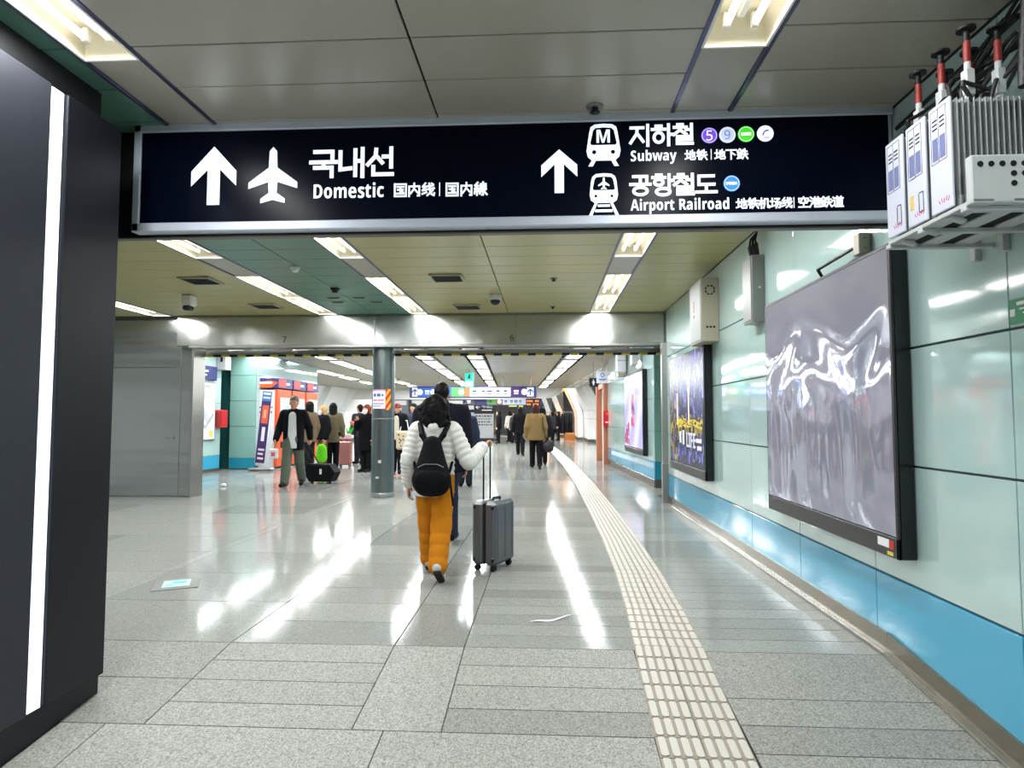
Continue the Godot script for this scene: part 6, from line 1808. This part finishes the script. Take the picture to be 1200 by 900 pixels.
	for i in 5:
		var z0 := -11.0 - i * 1.0
		for r in [[0.416, 1.10], [1.106, 1.74], [1.746, 2.40], [2.406, 3.1]]:
			span(w, "panel", M.aqua_glass, Vector3(-8.47, r[0], z0 - 0.995), Vector3(-8.45, r[1], z0), 0.002)
		span(w, "blue_panel", M.blue_glass, Vector3(-8.47, 0.08, z0 - 0.995), Vector3(-8.45, 0.41, z0), 0.002)
	span(w, "skirting", M.skirt_dark, Vector3(-8.48, 0, -16.0), Vector3(-8.445, 0.08, -10.9), 0.0)
	span(w, "dark_opening", M.dark_green, Vector3(-9.2, 0, -16.9), Vector3(-8.3, 3.2, -16.6), 0.0)
	span(w, "column_core", M.joint_grey, Vector3(-8.40, 0, -16.95), Vector3(-7.72, 3.2, -16.42), 0.0)
	for r in [[0.03, 0.30, "deep_blue_tile"], [0.306, 1.13, "teal_tile"], [1.142, 1.81, "teal_tile"], [1.822, 2.49, "teal_tile"], [2.502, 3.1, "teal_tile"]]:
		span(w, "tile", M[r[2]], Vector3(-8.41, r[0], -16.43), Vector3(-7.71, r[1], -16.40), 0.004)
	span(w, "kiosk_backing", M.joint_grey, Vector3(-8.1, 0, -20.9), Vector3(-7.72, 3.2, -16.9), 0.0)
	for i in 4:
		for r in [[0.1, 1.10], [1.106, 1.81], [1.82, 2.49], [2.5, 3.1]]:
			span(w, "panel", M.aqua_glass, Vector3(-7.72, r[0], -16.45 - (i + 1) * 1.1 + 0.004), Vector3(-7.70, r[1], -16.45 - i * 1.1), 0.002)
	var im2 := rects(200, 256, rgb8(228, 230, 234), [[0, 0, 10, 256, rgb8(222, 200, 120)], [30, 12, 120, 8, rgb8(150, 150, 160)], [30, 40, 150, 34, rgb8(206, 208, 214)], [150, 216, 34, 30, rgb8(222, 214, 110)], [24, 210, 60, 34, rgb8(190, 190, 200)]])
	for i in 14:
		line_img(im2, Vector2(40 + i * 7, 120 + i * 5), Vector2(80 + i * 7, 90 + i * 6), 3, rgb8(150, 154, 160))
	line_img(im2, Vector2(40, 130), Vector2(110, 200), 8, rgb8(160, 164, 170))
	line_img(im2, Vector2(110, 200), Vector2(180, 140), 8, rgb8(160, 164, 170))
	for i in 60: line_img(im2, Vector2(34 + (i % 12) * 12, 46 + (i / 12) * 5), Vector2(42 + (i % 12) * 12, 46 + (i / 12) * 5), 2, rgb8(150, 152, 160))
	var lf := Basis(Vector3.UP, PI / 2)
	t = thing("map_board", "framed station map board under a purple header on the left wall", "map board", Vector3(-8.45, 0, -15.1))
	span(t, "frame", M.grey_metal, Vector3(0, 0.80, -0.55), Vector3(0.05, 2.27, 0.55), 0.006)
	part(t, "map", quadmesh(1.04, 1.40), printed("map_print", im2, 0.3), Vector3(0.052, 1.535, 0), lf)
	span(t, "header", M.navy_print, Vector3(0, 2.31, -0.56), Vector3(0.07, 2.66, 0.56), 0.006)
	part(t, "header_text", MB.new().box(Vector3(0.071, 2.53, 0.12), Vector3(0.003, 0.045, 0.5)).box(Vector3(0.071, 2.43, 0.14), Vector3(0.003, 0.03, 0.42)).done(), M.print_white)
	t = thing("fire_box", "red fire hose box at the edge of the map wall", "fire box", Vector3(-8.45, 1.12, -15.84))
	part(t, "case", bx(Vector3(0.2, 0.45, 0.3), 0.015), M.red_paint, Vector3(0.1, 0.225, 0))
	part(t, "door", bx(Vector3(0.14, 0.34, 0.01), 0.003), M.red_sleeve, Vector3(0.1, 0.22, 0.153))
	t = thing("speaker_box", "small pale box high on the map wall", "box", Vector3(-8.45, 2.60, -15.86))
	part(t, "case", bx(Vector3(0.25, 0.42, 0.28), 0.01), M.light_grey, Vector3(0.125, 0.21, 0))
	part(t, "grille", bx(Vector3(0.06, 0.12, 0.006), 0.001), M.black_matt, Vector3(0.14, 0.26, 0.142))
	# ticket machines
	for k in 3:
		var z0 := -16.62 - k * 1.02
		t = thing("ticket_machine", ["white and orange ticket machine nearest the tiled column", "middle white and orange ticket machine of the three", "white and orange ticket machine farthest from the tiled column"][k], "ticket machine", Vector3(-7.79, 0, z0), 0.0, "ticket machines against the wall")
		span(t, "cabinet", M.kiosk_white, Vector3(0, 0.02, -0.92), Vector3(0.50, 2.12, 0), 0.01)
		span(t, "orange_front", M.orange_paint, Vector3(0.50, 0.06, -0.92), Vector3(0.58, 2.14, 0.0), 0.01)
		span(t, "screen_bay", M.light_grey, Vector3(0.578, 0.95, -0.84), Vector3(0.60, 1.92, -0.14), 0.004)
		span(t, "screen", mat("kiosk_screen_%d" % k, rgb8(150, 176, 214), 0.15, 0.0, 0.5), Vector3(0.598, 1.25, -0.74), Vector3(0.606, 1.68, -0.40), 0.002)
		span(t, "keypad", M.black_gloss, Vector3(0.598, 1.2, -0.34), Vector3(0.62, 1.5, -0.2), 0.002)
		span(t, "tray", M.print_black, Vector3(0.578, 0.55, -0.7), Vector3(0.61, 0.72, -0.25), 0.004)
		span(t, "header", M.navy_print, Vector3(-0.06, 2.17, -0.94), Vector3(0.60, 2.44, 0.02), 0.006)
		part(t, "header_swoosh", MB.new().prism(poly([0.0, 2.18, 0.40, 2.18, 0.60, 2.32, 0.36, 2.38, -0.02, 2.30]), 0.021, 0.025).done(), M.orange_paint)
		part(t, "header_text", MB.new().box(Vector3(0.22, 2.31, 0.026), Vector3(0.42, 0.05, 0.002), Basis.IDENTITY).box(Vector3(0.602, 2.30, -0.45), Vector3(0.003, 0.06, 0.6)).done(), M.print_white)
		span(t, "header_red_side", M.red_paint, Vector3(0.599, 2.20, -0.50), Vector3(0.604, 2.42, -0.02), 0.001)
		var mb := MB.new()
		mb.tube(Vector3(0.10, 1.52, 0.0), Vector3(0.10, 1.52, 0.006), 0.035, 0.035, 14)
		mb.tube(Vector3(0.40, 1.52, 0.0), Vector3(0.40, 1.52, 0.006), 0.035, 0.035, 14)
		part(t, "red_dot", mb.done(), M.red_paint)
		part(t, "vent_mark", MB.new().box(Vector3(0.1, 1.65, 0.002), Vector3(0.1, 0.04, 0.004)).box(Vector3(0.4, 1.65, 0.002), Vector3(0.08, 0.04, 0.004)).box(Vector3(0.05, 1.3, 0.002), Vector3(0.03, 0.03, 0.004)).box(Vector3(0.05, 0.3, 0.002), Vector3(0.03, 0.06, 0.004)).done(), M.print_black)
	t = thing("roll_up_banner", "narrow leaning purple banner stand in front of the nearest ticket machine", "banner", Vector3(-7.30, 0, -15.95))
	var bs := Basis(Vector3.BACK, -0.095)
	var im3 := rects(64, 512, rgb8(56, 34, 92), [[0, 0, 64, 70, rgb8(70, 110, 170)], [8, 10, 48, 14, rgb8(230, 230, 240)], [8, 40, 48, 12, rgb8(200, 210, 230)], [10, 100, 44, 130, rgb8(214, 86, 58)], [22, 130, 18, 60, rgb8(240, 160, 110)], [22, 256, 22, 100, rgb8(226, 220, 232)], [0, 380, 64, 132, rgb8(66, 26, 84)], [12, 410, 42, 14, rgb8(220, 210, 230)], [12, 440, 36, 14, rgb8(220, 210, 230)], [12, 472, 40, 14, rgb8(220, 210, 230)]])
	part(t, "panel", bx(Vector3(0.26, 1.86, 0.02), 0.002), M.print_white, Vector3(0.03, 1.13, 0.0), bs)
	part(t, "print", quadmesh(0.25, 1.85), printed("banner_print", im3, 0.5), Vector3(0.03, 1.13, 0.0115), bs)
	part(t, "foot", MB.new().box(Vector3(-0.02, 0.05, 0), Vector3(0.62, 0.07, 0.26), Basis.IDENTITY, 0.03).done(), M.grey_metal)

func sign_bar(label: String, cx: float, y0: float, y1: float, w: float, z: float, segs: Array, rods: Array) -> void:
	var t := thing("hanging_sign", label, "sign", Vector3(cx, y0, z))
	var h := y1 - y0
	part(t, "casing", bx(Vector3(w, h, 0.16), 0.02), M.navy_print, Vector3(0, h / 2, 0))
	for sg in segs:
		var m: Color = sg[2]
		part(t, "panel", bx(Vector3((sg[1] - sg[0]) * w - 0.01, h - 0.09, 0.01), 0.002), mat("sign_panel_%s" % m.to_html(), m, 0.4, 0.0, 0.32), Vector3((sg[0] + sg[1] - 1.0) * 0.5 * w, h / 2, 0.083))
		var xc: float = (sg[0] + sg[1] - 1.0) * 0.5 * w
		match sg[3]:
			"up":
				part(t, "arrow", flat(poly(mirror([0.0, 0.26, 0.12, 0.15, 0.12, 0.10, 0.02, 0.18, 0.02, 0.0])), 0.0, 0.006), M.navy_print, Vector3(xc, h / 2 - 0.13, 0.088))
			"dot":
				part(t, "badge", flat(disc(0.115, 20), 0.0, 0.006), M.sign_white, Vector3(xc, h / 2, 0.088))
			"text":
				var mb := MB.new()
				var x: float = (sg[0] - 0.5) * w + 0.12
				rng.seed = int(sg[0] * 1000)
				while x < (sg[1] - 0.5) * w - 0.2:
					var l := rng.randf_range(0.10, 0.24)
					mb.box(Vector3(x + l / 2, h * 0.58, 0.09), Vector3(l, 0.07, 0.004))
					mb.box(Vector3(x + l / 2, h * 0.36, 0.09), Vector3(l * 0.9, 0.035, 0.004))
					x += l + rng.randf_range(0.05, 0.25)
				part(t, "lettering", mb.done(), M.sign_white if (m.get_luminance() < 0.5) else M.navy_print)
	var rm := MB.new()
	for r in rods: rm.tube(Vector3(r, h - 0.02, 0), Vector3(r, (3.07 if z > -36.0 else 4.2) - y0, 0), 0.014, 0.014, 8)
	if rods.size() > 0: part(t, "hanger", rm.done(), M.grey_metal)

func far_signs() -> void:
	var navy := rgb8(38, 88, 176)
	var pale := rgb8(196, 208, 236)
	sign_bar("long hanging line sign in blue, green, pale and purple across the far concourse", -2.91, 2.17, 2.62, 5.06, -25.0, [[0.02, 0.065, pale, "up"], [0.065, 0.10, navy, "dot"], [0.10, 0.17, navy, "text"], [0.17, 0.21, navy, "dot"], [0.21, 0.33, navy, "text"], [0.33, 0.385, rgb8(70, 150, 74), "text"], [0.385, 0.435, rgb8(84, 160, 84), "dot"], [0.435, 0.475, rgb8(158, 104, 56), "text"], [0.475, 0.80, pale, "text"], [0.80, 0.885, rgb8(70, 36, 100), "text"], [0.885, 0.925, rgb8(70, 36, 100), "dot"], [0.925, 0.98, pale, "up"]], [-1.35, -0.2, 1.2, 2.3])
	sign_bar("second hanging line sign behind, shorter, with a maroon right end", -2.55, 2.10, 2.55, 4.6, -37.0, [[0.02, 0.14, rgb8(80, 82, 88), "text"], [0.3, 0.42, rgb8(84, 150, 74), "text"], [0.42, 0.5, rgb8(150, 96, 56), "dot"], [0.5, 0.80, pale, "text"], [0.80, 0.9, rgb8(96, 30, 60), "text"], [0.9, 0.98, rgb8(96, 30, 60), "dot"]], [-1.2, 1.2])
	var t := thing("exit_sign", "bright green hanging exit sign above the long line sign", "sign", Vector3(-2.69, 2.44, -22.0))
	part(t, "case", bx(Vector3(0.30, 0.50, 0.10), 0.01), mat("exit_green", rgb8(40, 196, 160), 0.4, 0.0, 0.9), Vector3(0, 0.25, 0))
	part(t, "figure", MB.new().prism(disc(0.03, 14), 0.051, 0.054, Transform3D(Basis.IDENTITY, Vector3(0.02, 0.43, 0))).prism(poly([-0.05, 0.30, 0.06, 0.30, 0.04, 0.40, -0.03, 0.40]), 0.051, 0.054).done(), M.dark_green)
	part(t, "lower_face", bx(Vector3(0.26, 0.2, 0.004), 0.001), mat("exit_pale", rgb8(170, 248, 232), 0.4, 0.0, 0.9), Vector3(0, 0.12, 0.052))
	part(t, "hanger", MB.new().tube(Vector3(0, 0.5, 0), Vector3(0, 0.62, 0), 0.012, 0.012, 8).done(), M.grey_metal)
	t = thing("departure_board", "small black board with orange lit characters over the far passage", "display", Vector3(-0.75, 2.0, -36.0))
	part(t, "case", bx(Vector3(0.78, 0.48, 0.2), 0.02), M.black_matt, Vector3(0, 0.24, 0))
	var mb := MB.new()
	for j in 2:
		for i in 6:
			if (i + j) % 4 != 3: mb.box(Vector3(-0.29 + i * 0.115, 0.33 - j * 0.19, 0.101), Vector3(0.08, 0.10, 0.004), Basis.IDENTITY, 0.001)
	part(t, "lit_characters", mb.done(), mat("amber_led", rgb8(255, 110, 24), 0.4, 0.0, 1.3))
	part(t, "hanger", MB.new().tube(Vector3(0, 0.46, 0), Vector3(0, 1.10, 0), 0.02, 0.02, 8).done(), M.grey_metal)
	t = thing("shop_sign", "yellow-green lit strip sign beside the orange display board", "sign", Vector3(-1.75, 2.0, -39.0))
	part(t, "case", bx(Vector3(1.25, 0.26, 0.12), 0.01), M.navy_print, Vector3(0, 0.13, 0))
	part(t, "lettering", MB.new().box(Vector3(-0.3, 0.13, 0.061), Vector3(0.5, 0.12, 0.004)).box(Vector3(0.2, 0.13, 0.061), Vector3(0.26, 0.12, 0.004)).done(), mat("lime_led", rgb8(190, 214, 40), 0.4, 0.0, 0.8))
	part(t, "hanger", MB.new().tube(Vector3(0, 0.25, 0), Vector3(0, 2.2, 0), 0.02, 0.02, 8).done(), M.grey_metal)
	t = thing("guide_board", "tall grey standing guide board with a black arrow header in the far concourse", "sign", Vector3(-3.68, 0, -37.3))
	part(t, "panel", bx(Vector3(1.16, 2.16, 0.2), 0.01), mat("board_grey", rgb8(158, 160, 162), 0.5), Vector3(0, 1.26, 0))
	part(t, "header", bx(Vector3(1.17, 0.74, 0.21), 0.01), M.black_gloss, Vector3(0, 1.98, 0))
	part(t, "foot", bx(Vector3(1.18, 0.18, 0.22), 0.01), M.black_matt, Vector3(0, 0.09, 0))
	part(t, "arrow", flat(poly([-0.14, 0.0, 0.0, 0.12, 0.05, 0.12, -0.04, 0.025, 0.14, 0.025, 0.14, -0.025, -0.04, -0.025, 0.05, -0.12, 0.0, -0.12]), 0.0, 0.004), M.print_white, Vector3(-0.36, 2.02, 0.106))
	part(t, "korean_text", glyphs("국내선", 0.22, 0.03, 1.02), M.print_white, Vector3(-0.15, 1.96, 0.106))
	part(t, "small_text", MB.new().box(Vector3(0.18, 1.83, 0.107), Vector3(0.6, 0.05, 0.003)).done(), M.print_white)
	mb = MB.new()
	rng.seed = 22
	for j in 4:
		var x := -0.5
		while x < 0.40:
			var l := rng.randf_range(0.06, 0.16)
			mb.box(Vector3(x + l / 2, 1.48 - j * 0.17, 0.101), Vector3(l, 0.075 if j != 1 else 0.05, 0.003))
			x += l + 0.05
	mb.prism(poly([-0.5, 0.76, -0.40, 0.85, -0.40, 0.78, -0.3, 0.78, -0.3, 0.74, -0.40, 0.74, -0.40, 0.67]), 0.1, 0.103)
	part(t, "notices", mb.done(), M.print_black)
	# bulkhead and shop fronts
	var w := struct("trim_4", "white rounded bulkhead where the far ceiling ends")
	var pts := [Vector2(-13.8, 2.45), Vector2(-1.0, 2.45), Vector2(0.2, 2.52), Vector2(0.75, 2.72), Vector2(0.95, 3.0), Vector2(0.95, 3.4), Vector2(-13.8, 3.4)]
	part(w, "fascia", MB.new().prism(PackedVector2Array(pts), -0.5, 0.0, Transform3D(Basis.IDENTITY, Vector3(0, 0, -36.3))).done(), M.white_paint)
	w = struct("ceiling_end", "plain ceiling over the far passage")
	span(w, "plaster", M.light_grey, Vector3(-14.0, 4.2, -62.4), Vector3(3.4, 4.5, -36.2), 0.0)
	span(w, "cross_beam", M.far_ceiling, Vector3(-14.0, 3.2, -44.2), Vector3(3.4, 4.4, -43.6), 0.0)
	for k in 8:
		var q := Vector3(-10.0 + (k % 4) * 3.7, 4.17, -38.6 - (k / 4) * 8.0)
		t = thing("ceiling_light", "flat light over the far passage, behind the bulkhead", "ceiling light", q, 0.0, "flat lights behind the bulkhead")
		part(t, "frame", bx(Vector3(0.7, 0.05, 2.6), 0.01), M.lamp_white, Vector3(0, 0.01, 0))
		part(t, "diffuser", bx(Vector3(0.6, 0.01, 2.5), 0.001), M.diffuser_glow, Vector3(0, -0.018, 0))
		var l := AreaLight3D.new()
		l.name = "panel_light"
		l.area_size = Vector2(0.55, 2.4)
		l.light_energy = 9.0
		l.light_color = tube_color
		l.shadow_enabled = true
		l.position = Vector3(0, -0.03, 0)
		l.rotation.x = -PI / 2
		t.add_child(l, true)
	var shops := [[-12.6, -9.4, rgb8(120, 126, 132), "grey shop front at the far left end"], [-9.2, -7.4, rgb8(160, 164, 170), "pale shop front second from the left end"], [-7.2, -5.6, rgb8(84, 90, 104), "slate shop front behind the column"], [-5.3, -4.3, rgb8(214, 216, 218), "narrow white shop pillar behind the woman in white"]]
	for q in shops:
		t = thing("shop", q[3], "shop front", Vector3((q[0] + q[1]) * 0.5, 0, -43.0))
		var ww: float = q[1] - q[0]
		part(t, "wall", bx(Vector3(ww, 2.7, 0.5), 0.01), fabric("shop_%s" % (q[2] as Color).to_html(), q[2], 0.6, 0.0), Vector3(0, 1.35, 0))
		part(t, "fascia", bx(Vector3(ww * 0.92, 0.3, 0.06), 0.01), M.white_paint, Vector3(0, 2.4, 0.27))
		part(t, "window", bx(Vector3(ww * 0.7, 1.5, 0.03), 0.005), M.black_gloss, Vector3(0, 1.2, 0.26))
		part(t, "poster", bx(Vector3(ww * 0.22, 0.9, 0.03), 0.004), fabric("shop_poster", rgb8(150, 176, 206), 0.5, 0.0), Vector3(-ww * 0.2, 1.3, 0.285))
		part(t, "display_screen", bx(Vector3(ww * 0.3, 0.32, 0.04), 0.004), mat("pale_screen_%d" % int(q[0] * -10), rgb8(206, 210, 240), 0.3, 0.0, 0.7), Vector3(ww * 0.2, 2.02, 0.28))
	# clothes racks with warm light on the right
	for k in 3:
		t = thing("clothes_rack", ["black coats on a rail nearest the white ribs", "dark coats on a rail behind the nearest rack", "pale clothes on a rail deepest by the shops"][k], "clothes rack", Vector3(1.25 - k * 0.55, 0, -40.5 - k * 1.8), 0.3)
		mb = MB.new()
		for s in [-1.0, 1.0]: mb.tube(Vector3(s * 0.5, 0, 0), Vector3(s * 0.5, 1.75, 0), 0.018, 0.018, 8)
		mb.tube(Vector3(-0.5, 1.75, 0), Vector3(0.5, 1.75, 0), 0.018, 0.018, 8)
		part(t, "rail", mb.done(), M.chrome)
		for i in 6:
			part(t, "coat", blob([bone(Vector3(-0.42 + i * 0.165, 0.55, 0), Vector3(-0.42 + i * 0.165, 1.55, 0), 0.22, 0.14, Vector3(0.32, 1, 1))], 0.05, 0.03), fabric("coat_%d_%d" % [k, i % 2], [[rgb8(24, 24, 28), rgb8(40, 44, 54)], [rgb8(28, 28, 32), rgb8(52, 58, 66)], [rgb8(196, 196, 196), rgb8(120, 126, 140)]][k][i % 2], 0.8))
	t = thing("carton", "orange-brown carton under the nearest rack of coats", "box", Vector3(1.5, 0, -39.8))
	part(t, "case", bx(Vector3(0.6, 0.45, 0.4), 0.01), fabric("carton", rgb8(196, 116, 50), 0.8, 0.0), Vector3(0, 0.225, 0))
	part(t, "tape", bx(Vector3(0.604, 0.05, 0.404), 0.002), M.beige_metal, Vector3(0, 0.38, 0))
	t = thing("shop_spotlight", "warm spotlight washing the ribs above the clothes racks", "spotlight", Vector3(0.1, 3.5, -43.0))
	part(t, "can", MB.new().tube(Vector3(0, 0, 0), Vector3(0.12, 0.12, 0), 0.09, 0.06, 14).done(), M.black_matt)
	part(t, "bulb", MB.new().ball(Vector3(-0.07, -0.07, 0), Vector3(0.07, 0.07, 0.07), 12, 8).done(), mat("warm_bulb", rgb8(255, 190, 120), 0.4, 0.0, 2.0))
	var o := OmniLight3D.new()
	o.name = "bulb_light"
	o.position = Vector3(-0.07, -0.07, 0)
	o.light_energy = 6.0
	o.light_color = rgb8(255, 170, 96)
	o.omni_range = 30.0
	o.omni_attenuation = 2.0
	o.light_size = 0.06
	o.shadow_enabled = true
	t.add_child(o, true)
